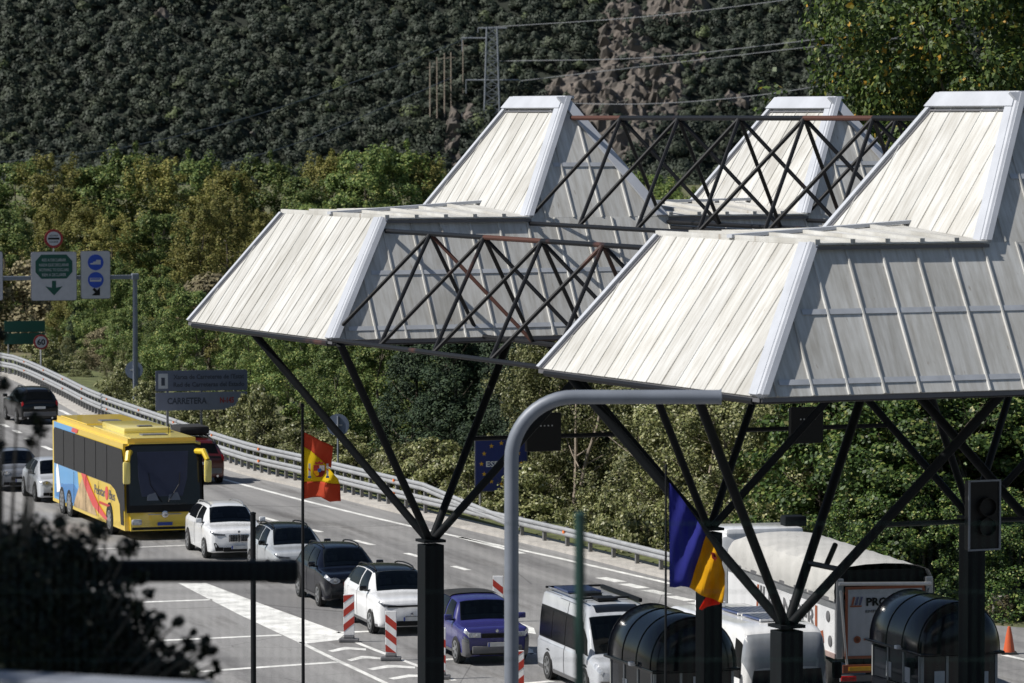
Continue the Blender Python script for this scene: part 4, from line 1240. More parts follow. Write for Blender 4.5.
def car(label, cat, prof, L, W, H, body, opt):
    root = empty(opt.get('name', 'car'), (0, 0, 0), 0, label, cat, opt.get('group'))
    lf = Loft(prof, L, W, H)
    lf.body('body', PAINT[body], root)
    P = lambda *a, **k: lf.patch(*a, **k)
    gl = MT['glass']
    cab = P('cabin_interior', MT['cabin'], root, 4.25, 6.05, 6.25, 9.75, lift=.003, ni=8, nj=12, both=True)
    P('dashboard', MT['dash'], cab, 4.3, 4.62, 6.4, 9.6, lift=.006, ni=2, nj=10, both=True)
    for (ja, jb) in ((6.75, 7.55), (8.45, 9.25)):
        P('seat_back', MT['seat'], cab, 4.75, 5.35, ja, jb, lift=.006, ni=3, nj=4, both=True)
        P('headrest', MT['seat'], cab, 5.38, 5.62, ja + .22, jb - .22, lift=.006, ni=2, nj=3, both=True)
    P('windscreen_paper', MT['paper'], cab, 4.36, 4.5, 6.75, 7.15, lift=.008, ni=1, nj=2, both=True)
    P('rear_view_mirror', MT['black'], cab, 5.72, 5.84, 7.8, 8.2, lift=.008, ni=1, nj=2, both=True)
    P('windscreen', MT['screen'], root, 4.25, 6.05, 6.25, 9.75, lift=.016, ni=8, nj=12, both=True)
    for sd in (1, -1):
        P('side_window', MT['glass2'], root, 5.15, 7.35, 4.35, 5.85, sd, .012, 8, 4, skew=1.15)
        P('side_window', MT['glass2'], root, 7.5, 9.0, 4.35, 5.85, sd, .012, 6, 4)
        P('side_window', MT['glass2'], root, 9.12, 10.2, 4.5, 5.75, sd, .012, 5, 4)
        if opt.get('clad', True): P('sill_cladding', MT['clad'], root, 2.2, 12.5, 0.02, 1.25, sd, .010, 24, 3)
        # door seams and handles
        for (i, j0, j1) in ((4.75, 1.3, 4.2), (7.42, 1.3, 4.2), (9.0, 1.8, 4.2)): P('door_seam', MT['black'], root, i, i + .035, j0, j1, sd, .004, 1, 8)
        for i in (7.0, 8.75): P('door_handle', PAINT[body], root, i, i + .22, 3.25, 3.42, sd, .03, 2, 1)
        p = lf.S(4.95, 4.35, sd)
        m = MB(); m.bbox(p + Vector((0.03, sd * .16, .09)), (.12, .21, .15), .035); mi = m.build('mirror', PAINT[opt.get('mirror', body)], root, True)
        m = MB(); m.box(p + Vector((0.0, sd * .04, .02)), (.05, .14, .04)); m.build('mirror_arm', MT['black'], mi)
        if opt.get('rails', True):
            pts = [lf.S(i, 6.55, sd) + Vector((0, 0, .015 + (.05 if 6.6 < i < 10.2 else 0))) for i in (6.3, 6.7, 7.5, 8.3, 9.2, 10.0, 10.4)]
            m = MB(); m.sweep(pts, .022, 6); m.build('roof_rail', MT[opt.get('rail_mat', 'black')], root, True)
    P('rear_window', MT['glass2'], root, 10.35, 11.85, 6.1, 9.9, lift=.012, ni=5, nj=10, both=True)
    if opt.get('roof'): P('roof_panel', PAINT[opt['roof']], root, 6.1, 10.3, 6.0, 10.0, lift=.008, ni=12, nj=10, both=True)
    # nose
    X = L / 2
    fz = lambda k: k * H
    hl = opt.get('headlamp', 'slim')
    for sd in (1, -1):
        if hl == 'slim': 
            P('headlight', MT['lampd'], root, .35, 1.9, 3.2, 3.85, sd, .014, 6, 3)
            P('daylight_strip', MT['lamp'], root, .35, 1.7, 3.55, 3.78, sd, .022, 6, 1)
        elif hl == 'round':
            P('headlight', MT['lamp'], root, .5, 2.1, 3.0, 4.05, sd, .016, 6, 4)
        else:
            P('headlight', MT['lamp'], root, .15, 1.6, 2.9, 3.75, sd, .018, 5, 4)
            P('indicator_lamp', MT['lampd'], root, .1, 1.5, 2.15, 2.6, sd, .02, 5, 2)
        zz = opt.get('hz', .50)
        if hl == 'slim':
            fp = [(.24, zz - .015), (.40, zz - .005), (.425, zz + .03), (.40, zz + .035), (.24, zz + .012)]
        elif hl == 'round':
            fp = [(.335 + .085 * math.cos(a_), zz - .01 + .052 * math.sin(a_)) for a_ in [2 * math.pi * q_ / 14 for q_ in range(14)]]
        else:
            fp = [(.245, zz - .05), (.42, zz - .045), (.425, zz + .02), (.40, zz + .03), (.245, zz + .025)]
        m = MB(); m.prism([Vector((X - .10, sd * W * a_, fz(b_))) for a_, b_ in fp], (.125, 0, 0)); hm = m.build('headlight', MT['lampd' if hl == 'slim' else 'lamp'], root)
        if hl == 'slim':
            m = MB(); m.prism([Vector((X + .026, sd * W * a_, fz(b_))) for a_, b_ in ((.25, zz + .002), (.40, zz + .02), (.40, zz + .031), (.25, zz + .01))], (.008, 0, 0)); m.build('daylight_strip', MT['lamp'], hm)
        else:
            m = MB(); m.lathe([(.055, 0), (.055, .01), (.02, .014)], 'x', (X + .026, sd * W * .33, fz(zz - .012)), 14); m.build('reflector_bowl', MT['chrome'], hm, True)
        m = MB(); m.bbox((X - .02, sd * W * .33, fz(.215)), (.09, W * .13, fz(.075)), .02); m.build('fog_intake', MT['black'], root)
        if opt.get('intake'): 
            m = MB(); m.prism([Vector((X - .035, sd * W * .30, fz(.20))), Vector((X - .05, sd * W * .40, fz(.20))), Vector((X - .06, sd * W * .425, fz(.34))), Vector((X - .04, sd * W * .39, fz(.34)))], (.05, 0, 0)); m.build('air_curtain', MT['black'], root)
    gw, gz, gh = opt.get('grille', (.5, .36, .10))
    gm = MB(); gm.bbox((X - .012, 0, fz(gz)), (.07, W * gw, fz(gh)), .025); gr = gm.build('grille', MT['black'], root, True)
    if opt.get('kidney'):
        for sd in (1, -1):
            m = MB(); m.bbox((X + .004, sd * W * .088, fz(gz)), (.07, W * .15, fz(gh) * 1.05), .02); k_ = m.build('kidney_frame', MT['chrome'], gr, True)
            m = MB(); m.bbox((X + .016, sd * W * .088, fz(gz)), (.06, W * .135, fz(gh) * .9), .015); m.build('kidney_mesh', MT['black'], gr, True)
            for q in range(5):
                m = MB(); m.box((X + .05, sd * W * (.088 + (q - 2) * .026), fz(gz)), (.012, .010, fz(gh) * .86)); m.build('grille_bar', MT['alloy'], gr)
    if opt.get('lightbar'):
        m = MB(); m.bbox((X + .005, 0, fz(.49)), (.05, W * .72, fz(.03)), .012); m.build('light_bar', MT['black'], root, True)
    lm = MB(); lm.bbox((X - .02, 0, fz(.205)), (.09, W * .52, fz(.085)), .02); lm.build('lower_intake', MT['black'], root, True)
    if opt.get('grey_bumper'):
        P('bumper', MT['clad'], root, 0.02, 2.1, .1, 2.35, 1, .02, 8, 6); P('bumper', MT['clad'], root, 0.02, 2.1, .1, 2.35, -1, .02, 8, 6)
        m = MB(); m.bbox((X + .01, 0, fz(.255)), (.10, W * .74, fz(.12)), .03); m.build('bumper', MT['clad'], root, True)
    pl = MB(); pl.box((X + .05, 0, fz(opt.get('plate', .29))), (.02, .52, .11)); pp = pl.build('licence_plate', MT['plate'], root)
    m = MB(); m.box((X + .0615, -.235, fz(opt.get('plate', .29))), (.004, .045, .108)); m.build('plate_band', MT['plate_b'], pp)
    bd = MB(); bd.lathe([(.045, 0), (.045, .012), (.02, .016)], 'x', (X + .02, 0, fz(gz + gh * .62 + .03)), 14); bd.build('badge', MT['chrome'], root, True)
    # tail
    for sd in (1, -1): P('tail_light', MT['tail'], root, 11.9, 13.2, 3.1, 4.6, sd, .014, 4, 4)
    m = MB(); m.bbox((-X - .01, 0, fz(.30)), (.06, W * .8, fz(.12)), .025); m.build('rear_bumper', MT['clad'], root, True)
    m = MB(); m.box((-X - .03, 0, fz(.475)), (.03, .52, .11)); m.build('rear_plate', MT['plate'], root)
    if opt.get('rear'):
        P('tailgate_trim', MT['black'], root, 12.6, 13.2, 5.0, 11.0, lift=.012, ni=3, nj=8, both=True)
        for sd in (1, -1):
            m = MB(); m.lathe([(.045, 0), (.045, .08), (.03, .08)], 'x', (-X - .08, sd * W * .3, fz(.19)), 12); m.build('exhaust_tip', MT['chrome'], root, True)
    # inside: seats and a driver's head are hidden by the dark glass; dashboard strip
    r = opt.get('wheel', .345)
    wheels(root, (L / 2 - .20 * L, -L / 2 + .19 * L), W - .18, r, .235, opt.get('rim', 'alloy'), W / 2)
    return root, lf

Q = R(15.5)
c1, _ = car('white sporty SUV with twin upright grille, right in front of the yellow coach', 'car', SUV, 4.5, 1.96, 1.66, 'white', dict(kidney=True, grille=(.34, .43, .15), intake=True, clad=False, rail_mat='alloy', plate=.25))
place(c1, 239, 560, Q, True, 4.5)
c2, _ = car('pale silver crossover with black roof, second car of the queue ahead of the coach', 'car', SUV, 4.35, 1.92, 1.62, 'silverwhite', dict(roof='black', grille=(.5, .42, .05), mirror='black', clad=False, intake=True))
place(c2, 304, 583.5, Q, True, 4.35)
c3, _ = car('dark navy SUV with big round headlamps in the middle of the queue', 'car', SUV, 4.3, 1.90, 1.68, 'dark', dict(headlamp='round', grille=(.42, .45, .12), rail_mat='black', plate=.27))
place(c3, 356, 608.5, Q, True, 4.3)
c4, _ = car('white crossover with black roof beside the red and white delineators', 'car', SUV, 4.55, 1.95, 1.70, 'white', dict(roof='black', lightbar=True, grille=(.2, .30, .04), mirror='black', plate=.28))
place(c4, 412, 636, Q, True, 4.55)
c5, l5 = car('violet old boxy off-roader with grey bumper and black soft top', 'car', BOXY, 3.85, 1.84, 1.66, 'purple', dict(headlamp='box', grille=(.46, .475, .075), grey_bumper=True, rails=False, plate=.335, wheel=.36))
place(c5, 497, 665.5, Q, True, 3.85)
l5.patch('soft_top', MT['rubber'], c5, 7.6, 10.4, 5.9, 10.1, lift=.035, ni=12, nj=10, both=True)
m = MB(); m.bbox((-1.98, .12, .95), (.2, .66, .66), .09); m.build('spare_wheel', MT['rubber'], c5, True)
c6, l6 = car('dark red SUV seen from behind with a black roof bag, passing the coach', 'car', SUV, 4.6, 1.92, 1.78, 'red', dict(rear=True, rails=True))
place(c6, 203, 485, R(19), False, 4.6)
m = MB(); m.bbox((-.35, 0, 2.06), (1.5, 1.25, .34), .14); rb = m.build('roof_bag', MT['rubber'], c6, True)
for x in (-.8, .1):
    m = MB(); m.box((x, 0, 1.86), (.07, 1.35, .04)); m.build('crossbar', MT['black'], c6)
    for y_ in (-.6, .6):
        m = MB(); m.box((x, y_, 1.82), (.07, .05, .12)); m.build('rack_foot', MT['black'], c6)
c7, _ = car('black SUV driving away, at the far left bend of the road', 'car', SUV, 4.7, 1.92, 1.70, 'black', dict(rear=True))
place(c7, 40, 425, R(17), False, 4.7)
c8, _ = car('grey hatchback facing the viewer at the left picture edge', 'car', HATCH, 4.2, 1.80, 1.52, 'grey', dict(headlamp='round', rails=False, clad=False, grille=(.45, .34, .09)))
place(c8, 22, 492, R(14), True, 4.2)
c9, _ = car('pale silver car half hidden behind the rear of the coach', 'car', HATCH, 4.1, 1.78, 1.54, 'silver', dict(headlamp='round', rails=False, clad=False, grille=(.45, .34, .08)))
place(c9, 62, 503, R(16), True, 4.1)

# ---------------------------------------------------------------- camper van
v1, lv = None, None
root = empty('camper_van', (0, 0, 0), 0, 'silver high-roof camper van with dark side windows beside the left booth', 'van')
L, W, H = 5.5, 1.98, 2.22
lf = Loft(VAN, L, W, H); lf.body('body', PAINT['silver'], root)
place(root, 634, 700, R(15.5), True, L)
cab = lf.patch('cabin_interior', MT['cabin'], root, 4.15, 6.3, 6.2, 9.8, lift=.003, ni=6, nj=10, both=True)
lf.patch('dashboard', MT['dash'], cab, 4.2, 4.6, 6.3, 9.7, lift=.006, ni=2, nj=8, both=True)
for (ja, jb) in ((6.7, 7.5), (8.5, 9.3)): lf.patch('seat_back', MT['seat'], cab, 4.8, 5.7, ja, jb, lift=.006, ni=3, nj=4, both=True)
lf.patch('windscreen', MT['screen'], root, 4.15, 6.3, 6.2, 9.8, lift=.016, ni=6, nj=10, both=True)
lf.patch('roof_skylight', MT['glass'], root, 6.55, 7.3, 7.0, 9.0, lift=.016, ni=4, nj=6, both=True)
for sd in (1, -1):
    lf.patch('cab_window', MT['glass2'], root, 4.6, 6.6, 4.1, 5.3, sd, .014, 6, 4, skew=.8)
    lf.patch('side_window', MT['glass2'], root, 6.75, 8.4, 4.15, 5.32, sd, .014, 6, 4)
    lf.patch('side_window', MT['glass2'], root, 8.43, 9.2, 4.15, 5.32, sd, .014, 5, 4)
    lf.patch('side_window', MT['glass2'], root, 9.23, 10.4, 4.15, 5.32, sd, .014, 5, 4)
    lf.patch('window_band', MT['black'], root, 6.7, 10.5, 4.05, 5.42, sd, .006, 16, 5)
    for (a, b, c_, d_) in ((8.9, 10.3, 6.25, 6.32), (8.0, 8.9, 5.95, 6.02), (8.3, 10.0, 3.2, 3.26), (9.3, 10.3, 3.45, 3.51)): lf.patch('stripe_decal', MT['clad'], root, a, b, c_, d_, sd, .008, 6, 1)
    lf.patch('sill_cladding', MT['clad'], root, 2.5, 10.9, .02, 1.3, sd, .012, 20, 3)
    lf.patch('headlight', MT['lamp'], root, .4, 2.3, 3.0, 4.0, sd, .016, 5, 4)
    p = lf.S(4.6, 4.3, sd)
    m = MB(); m.bbox(p + Vector((.05, sd * .24, .22)), (.14, .2, .36), .04); m.build('mirror', MT['black'], root, True)
    for i in (8.40, 6.72): lf.patch('door_seam', MT['black'], root, i, i + .02, 1.3, 5.9, sd, .005, 1, 10)
    m = MB(); m.sweep([Vector((x, sd * .72, H + .06)) for x in (1.0, 0, -1, -2.4)], .025, 6); m.build('roof_rail', MT['alloy'], root, True)
m = MB(); m.bbox((L / 2 - .02, 0, .30 * H), (.10, 1.1, .26), .03); m.build('grille', MT['black'], root, True)
m = MB(); m.bbox((L / 2 - .02, 0, .17 * H), (.14, 1.75, .22), .04); m.build('bumper', MT['clad'], root, True)
m = MB(); m.box((L / 2 + .06, 0, .18 * H), (.02, .52, .11)); m.build('licence_plate', MT['plate'], root)
m = MB(); m.bbox((-.6, .68, H + .06), (3.4, .11, .11), .04); m.build('awning_case', MT['column'], root, True)
for (x, y_, sx, sy, sz) in ((.35, -.05, .6, .55, .07), (-.75, -.1, .5, .5, .09)):
    m = MB(); m.bbox((x, y_, H + .06), (sx, sy, sz), .03); m.build('roof_vent', MT['black'], root, True)
m = MB(); m.bbox((-1.9, -.1, H + .05), (1.3, .9, .05), .01); m.build('solar_panel', MT['navy'] if 'navy' in MT else PAINT['navy'], root)
for x in (.2, -2.6):
    m = MB(); m.box((x, 0, H + .05), (.08, 1.5, .05)); m.build('crossbar', MT['black'], root)
wheels(root, (L / 2 - 1.0, -L / 2 + 1.15), W - .19, .36, .24, 'alloy', W / 2)

# ---------------------------------------------------------------- motorhome with the grey front
root = empty('motorhome', (0, 0, 0), 0, 'white motorhome with rounded grey front and solar panels, between the two booths', 'motorhome')
L, W, H = 5.2, 2.3, 2.5
lf = Loft(MOTORHOME, L, W, H); lf.body('body', PAINT['white'], root)
place(root, 787, 733, R(19), True, L)
lf.patch('front_cap', PAINT['greyfront'], root, .02, 2.6, 4.9, 11.1, lift=.012, ni=8, nj=14, both=True)
m = MB(); m.prism([Vector((L / 2 - .03, s * W * k, z)) for s, k, z in ((-1, .40, .42 * H), (1, .40, .42 * H), (1, .37, .60 * H), (-1, .37, .60 * H))], (.06, 0, 0)); m.build('windscreen', MT['glass'], root)
m = MB(); m.prism([Vector((L / 2 - .05, s * W * k, z)) for s, k, z in ((-1, .41, .16 * H), (1, .41, .16 * H), (1, .40, .42 * H), (-1, .40, .42 * H))], (.06, 0, 0)); fr = m.build('front_panel', PAINT['greyfront'], root)
for sd in (1, -1):
    m = MB(); m.bbox((L / 2 + .01, sd * .78, .3 * H), (.08, .36, .24), .04); m.build('headlight', MT['lamp'], root, True)
    m = MB(); m.bbox((L / 2 - .25, sd * (W / 2 + .22), .56 * H), (.14, .22, .42), .05); m.build('mirror', MT['black'], root, True)
    lf.patch('side_window', MT['glass2'], root, 2.6, 4.2, 4.3, 5.6, sd, .014, 5, 4)
    lf.patch('side_window', MT['glass2'], root, 6.2, 7.4, 4.5, 5.6, sd, .014, 5, 4)
    lf.patch('side_stripe', MT['clad'], root, 1.5, 9, 3.0, 3.3, sd, .01, 14, 1)
m = MB(); m.bbox((L / 2 - .02, 0, .24 * H), (.12, 1.0, .30), .03); m.build('grille', MT['black'], root, True)
m = MB(); m.box((L / 2 + .05, 0, .17 * H), (.02, .52, .11)); m.build('licence_plate', MT['plate'], root)
for (x, y_) in ((1.05, .25), (-.35, .25)):
    m = MB(); m.bbox((x, y_, H + .06), (1.15, 1.05, .05), .012); sp = m.build('solar_panel', PAINT['navy'], root)
    for q in range(1, 8):
        m = MB(); m.box((x, y_ - .525 + q * 1.05 / 8, H + .087), (1.13, .018, .006)); m.build('cell_line', MT['alloy'], sp)
    for q in (-1, 1):
        m = MB(); m.box((x + q * .58, y_, H + .055), (.05, 1.1, .05)); m.build('panel_rail', MT['white'], sp)
m = MB(); m.bbox((-1.8, -.2, H + .09), (.6, .6, .14), .04); m.build('roof_vent', MT['white'], root, True)
wheels(root, (L / 2 - 1.0, -L / 2 + 1.3), W - .19, .35, .24, 'alloy', W / 2)

# ---------------------------------------------------------------- coach
root = empty('coach', (0, 0, 0), 0, 'yellow coach with blue rear and red swoosh behind the white SUV', 'bus')
L, W, H = 12.6, 2.72, 3.46
place(root, 165, 540, R(17.6), True, L)
bm = bmesh.new(); bmesh.ops.create_cube(bm, size=1.0)
for p in bm.verts:
    p.co = Vector((p.co.x * L, p.co.y * W, p.co.z * (H - .32) + (H + .32) / 2))
    if p.co.x > 0 and p.co.z > 1.5: p.co.x -= 0.28
bmesh.ops.bevel(bm, geom=[e for e in bm.edges if max(v.co.z for v in e.verts) > 1], offset=.17, segments=4, affect='EDGES')
me = bpy.data.meshes.new('body'); bm.to_mesh(me); bm.free()
me.polygons.foreach_set('use_smooth', [True] * len(me.polygons)); me.set_sharp_from_angle(angle=R(35))
link_mesh('body', me, PAINT['yellow'], root)
YS = W / 2
def side_decal(name, pts, mat, sd, lift, parent=root):
    """polygon on the coach side; pts = (metres behind the front, height)"""
    m = MB(); y_ = sd * (YS + lift)
    m.prism([Vector((L / 2 - a, y_, z)) for a, z in pts], (0, sd * .006, 0))
    return m.build(name, mat, parent)
for sd in (1, -1):
    side_decal('rear_livery', [(7.5, .45), (12.15, .45), (12.15, 3.28), (8.4, 3.28), (8.1, 2.0)], PAINT['skyblue'], sd, .001)
    side_decal('sea_print', [(7.7, .55), (11.9, .55), (11.9, 1.0), (9.8, 1.15), (8.7, 1.25), (8.0, 1.1)], PAINT['seablue'], sd, .009)
    side_decal('cloud_print', [(10.9, .8), (11.6, .7), (11.75, 1.5), (11.5, 1.9), (11.2, 1.5)], MT['white'], sd, .017)
    side_decal('cliff_print', [(4.6, .45), (8.6, .45), (8.25, .8), (7.5, 1.35), (6.9, 1.66), (6.4, 1.45), (5.4, .9)], PAINT['tan'], sd, .0175)
    side_decal('red_swoosh', [(6.5, 1.78), (7.3, 1.78), (6.5, 1.25), (5.3, .75), (3.4, .45), (2.6, .45), (4.4, .9), (5.6, 1.35)], PAINT['redp'], sd, .025)
    side_decal('red_corner', [(9.0, 3.12), (8.0, 3.12), (7.8, 3.27), (8.8, 3.27)], PAINT['redp'], sd, .012)
    w_ = side_decal('window_band', [(0.04, .98), (0.9, 1.2), (1.6, 1.62), (2.4, 1.76), (12.05, 1.76), (12.1, 2.98), (11.9, 3.08), (1.0, 3.1), (.5, 3.1), (.2, 2.4)], MT['glass2'], sd, .026)
    for k in range(5): side_decal('window_joint', [(2.9 + k * 1.85, 1.78), (2.93 + k * 1.85, 1.78), (2.93 + k * 1.85, 3.06), (2.9 + k * 1.85, 3.06)], MT['black'], sd, .034)
    side_decal('door_glass', [(.3, .5), (.75, .5), (.95, 1.25), (.35, 1.15)], MT['glass2'], sd, .012)
    for k in range(4): side_decal('hatch_seam', [(2.2 + k * 2.1, .45), (2.225 + k * 2.1, .45), (2.225 + k * 2.1, 1.7), (2.2 + k * 2.1, 1.7)], MT['black'], sd, .033)
    # lettering on the yellow flank
    rot = Matrix.Rotation(math.pi / 2, 4, 'X')
    if sd == -1:
        base = Matrix.Translation((L / 2 - 5.1, -(YS + .012), 1.22)) @ rot
        put_text('Pelotar', .46, base, PAINT['navy'], root, bold=.0, width=1.75)
        m = MB(); m.lathe([(.24, 0), (.24, -.01)], 'y', (L / 2 - 3.05, -(YS + .008), 1.38), 20); m.build('roundel', PAINT['redp'], root)
        put_text('Bus', .46, Matrix.Translation((L / 2 - 2.72, -(YS + .012), 1.22)) @ rot, PAINT['navy'], root, bold=.0, width=.95)
        for k in range(9): side_decal('small_print', [(4.3 - k * .2, .92), (4.15 - k * .2, .92), (4.15 - k * .2, 1.01), (4.3 - k * .2, 1.01)], PAINT['redp'], sd, .008)
# front: windscreen, dark mask, bumper details
FX = L / 2
def front_poly(name, pts, mat, lift, parent=root):
    m = MB()
    def X(z): return FX - .005 - max(0.0, (z - .75) / (H - .75)) * .285 + lift
    m.prism([Vector((X(z), y_, z)) for y_, z in pts], (.02, 0, 0))
    return m.build(name, mat, parent)
front_poly('front_mask', [(-1.33, .95), (1.33, .95), (1.33, 3.2), (1.1, 3.28), (-1.1, 3.28), (-1.33, 3.2)], MT['black'], .03)
ws = front_poly('windscreen', [(-1.24, 1.2), (1.24, 1.2), (1.25, 3.1), (1.05, 3.22), (-1.05, 3.22), (-1.25, 3.1)], MT['glass'], .055)
curt = mk('blue_curtain', (0.022, 0.030, 0.065), .7)
front_poly('sun_blind', [(-.80, 1.5), (.62, 1.5), (.80, 2.1), (.86, 3.02), (-.92, 3.02), (-.9, 2.1)], curt, .07, ws)
for (y0, y1) in ((-.62, -.22), (.12, .55)): front_poly('white_paper', [(y0, 1.36), (y1, 1.36), (y1 - .1, 1.62), (y0 + .02, 1.55)], mk('dash_white', (.12, .14, .18), .8), .085, ws)
for sd in (1, -1):
    m = MB(); m.sweep([Vector((FX - .3, sd * 1.12, 3.0)), Vector((FX + .25, sd * 1.32, 3.02)), Vector((FX + .42, sd * 1.40, 2.75))], [.10, .11, .09], 8); ma = m.build('mirror_arm', PAINT['yellow'], root, True)
    m = MB(); m.bbox((FX + .40, sd * 1.42, 2.36), (.17, .26, .78), .08); m.build('mirror', PAINT['yellow_pale'], ma, True)
    m = MB(); m.box((FX + .305, sd * 1.42, 2.36), (.02, .2, .68)); m.build('mirror_glass', MT['chrome'], ma)
    m = MB(); m.bbox((FX - .03, sd * .98, .62), (.14, .36, .20), .06); m.build('headlight', MT['lamp'], root, True)
    m = MB(); m.sweep([Vector((FX + .08, sd * .1, 1.3)), Vector((FX + .0, sd * .5, 1.9)), Vector((FX - .05, sd * .55, 2.3))], .012, 5); m.build('wiper', MT['black'], root)
m = MB(); m.box((FX - .01, 0, .88), (.05, 1.15, .025)); m.build('badge_bar', MT['alloy'], root)
m = MB(); m.lathe([(.12, 0), (.12, .03), (.09, .04)], 'x', (FX + .0, 0, .88), 18); m.build('badge', MT['chrome'], root, True)
m = MB(); m.box((FX + .02, 0, .55), (.02, .52, .11)); m.build('licence_plate', MT['plate_b'], root)
m = MB(); m.bbox((FX - .06, 0, .40), (.14, 2.3, .10), .03); m.build('bumper_lip', MT['black'], root)
# roof gear
m = MB(); m.bbox((1.9, 0, H + .10), (3.6, 1.7, .22), .09); m.build('air_conditioning', PAINT['yellow_pale'], root, True)
for (x, sx, sy) in ((4.6, .55, .9), (-2.5, .7, .75), (3.2, .3, .5)):
    m = MB(); m.bbox((x, 0, H + (.23 if x == 3.2 else .03)), (sx, sy, .06), .02); m.build('roof_hatch', MT['clad'], root)
lf2 = MB(); lf2.bbox((2.9, 0, H + .01), (6.0, 2.2, .03), .01); lf2.build('roof_skin', PAINT['yellow_pale'], root)
m = MB(); m.bbox((-3.6, 0, H + .01), (4.6, 2.2, .03), .01); m.build('roof_skin', PAINT['yellow'], root)
m = MB(); m.tube((4.3, .6, H), (4.3, .6, H + .5), .012, 5); m.build('aerial', MT['black'], root)
wheels(root, (L / 2 - 2.6, -L / 2 + 3.2, -L / 2 + 1.9), W - .25, .5, .3, 'alloy', W / 2 + .01, 8)

# ---------------------------------------------------------------- lorry with sheeted tipper trailer, driving away
root = empty('lorry', (0, 0, 0), 0, 'white lorry seen from behind with grey sheeted trailer, behind the right booth', 'truck')
L, W, H = 9.4, 2.5, 3.45                                       # trailer
p = gp(884, 702); hd = Vector((-math.sin(R(13.6)), math.cos(R(13.6)), 0))
root.location = p; root.rotation_euler = (0, 0, math.atan2(hd.y, hd.x))      # +x = forward (away), y = left; tail at x = 0
zs, zt = 1.15, 2.55
tarp = mk('grey_tarpaulin', (0.42, 0.415, 0.395), .8, 0, .12, 1.0, .8, 3.0)
m = MB(); m.prism([Vector((0.12, -W / 2, zs)), Vector((0.12, W / 2, zs)), Vector((0.12, W / 2, zt)), Vector((0.12, -W / 2, zt))], (L - .12, 0, 0)); m.build('trailer_side', PAINT['white'], root)
for sd in (1, -1):
    m = MB(); m.box((L / 2, sd * (W / 2 + .02), zt), (L, .06, .09)); m.build('top_rail', MT['clad'], root)
    m = MB(); m.box((L / 2, sd * (W / 2 + .015), zs + .02), (L, .05, .12)); m.build('bottom_rail', mk('oxide_rail', (.30, .22, .20), .6), root)
    m = MB(); m.box((L / 2, sd * (W / 2 + .006), zt - .14), (L, .02, .16)); m.build('upper_band', MT['alloy'], root)
# tarpaulin: wavy sheet that hangs over both sides, arched bows below
n, k = 60, 14
m = MB()
prof = [(W / 2 + .05, zt - .02), (W / 2 + .055, zt + .22), (W / 2 + .02, zt + .50), (W / 2 - .10, zt + .72), (W / 2 - .35, zt + .83), (.5, zt + .88), (0, zt + .90)]
prof = prof + [(-y_, z) for y_, z in reversed(prof[:-1])]
for i in range(n + 1):
    x = L * i / n
    for j, (y_, z) in enumerate(prof):
        wv = .035 * math.sin(x * 7.5 + j * .3) * math.sin(x * 2.3 + 1) + rnd.uniform(-.012, .012)
        sag = -.05 * abs(math.sin(math.pi * x / 1.2)) if 3 < j < 9 else 0
        taper = 1 - .25 * max(0, (x - L + 1.0)) ** 2
        m.v.append((x, y_ + (wv if y_ > 0 else -wv) * (1 if j in (0, 1, 2, 10, 11, 12) else 0.3), zt + (z - zt) * taper + sag * .8 + wv * .3))
kk = len(prof)
for i in range(n):
    for j in range(kk - 1): m.f.append((i * kk + j, i * kk + j + 1, (i + 1) * kk + j + 1, (i + 1) * kk + j))
m.f.append(tuple(n * kk + j for j in range(kk)))
m.build('tarpaulin', tarp, root, True)
# tail: dark opening, frame, banner
m = MB(); m.box((.30, 0, (zs + H) / 2 - .05), (.06, W - .2, H - zs - .25)); m.build('tail_opening', MT['black'], root)
for sd in (1, -1):
    m = MB(); m.bbox((.05, sd * (W / 2 - .09), (zs + H) / 2 - .2), (.14, .2, H - zs - .3), .03); m.build('tail_post', MT['alloy'], root)
    m = MB(); m.tube((-.03, sd * (W / 2 - .1), 2.8), (-.03, sd * (W / 2 - .28), .9), .035, 8); m.build('lift_arm', MT['alloy'], root, True)
m = MB(); m.tube((-.04, -W / 2 + .05, 2.92), (-.04, W / 2 - .05, 2.97), .05, 8); m.build('tail_bar', MT['alloy'], root, True)
ban = MB(); ban.box((-.03, 0, 2.0), (.03, 2.0, 1.75)); bn = ban.build('banner', mk('banner_white', (.42, .43, .45), .7, 0, .12, 1.5), root)
org = mk('banner_orange', (.27, .075, .03), .6)
for (y_, z, sy, sz) in ((0, 2.86, 2.06, .07), (0, 1.14, 2.06, .07), (-1.0, 2.0, .07, 1.7), (1.0, 2.0, .07, 1.7)):
    m = MB(); m.box((-.05, y_, z), (.015, sy, sz)); m.build('banner_border', org, bn)
rotT = Matrix.Rotation(-math.pi / 2, 4, 'Z') @ Matrix.Rotation(math.pi / 2, 4, 'X')
put_text('PROS', .27, Matrix.Translation((-.062, .50, 2.42)) @ rotT, MT['black'], bn, width=.70, bold=.01)
put_text('EMPRESA', .10, Matrix.Translation((-.062, .52, 2.24)) @ rotT, MT['black'], bn, width=.6)
for q in range(3):
    m = MB(); y_ = .88 - q * .10
    m.prism([Vector((-.053, y_, 2.44)), Vector((-.053, y_ - .05, 2.44)), Vector((-.053, y_ - .10, 2.64)), Vector((-.053, y_ - .05, 2.64))], (-.012, 0, 0)); m.build('logo_bar', PAINT['navy'] if q else org, bn)
m = MB(); m.box((-.058, .76, 2.41), (.012, .30, .04)); m.build('logo_bar', org, bn)
m = MB(); m.lathe([(.09, 0), (.09, -.012), (.05, -.012), (.05, 0)], 'x', (-.05, .72, 1.58), 16); m.build('seal', org, bn)
m = MB(); m.box((-.056, .2, 1.58), (.012, .7, .05)); m.build('small_print', org, bn)
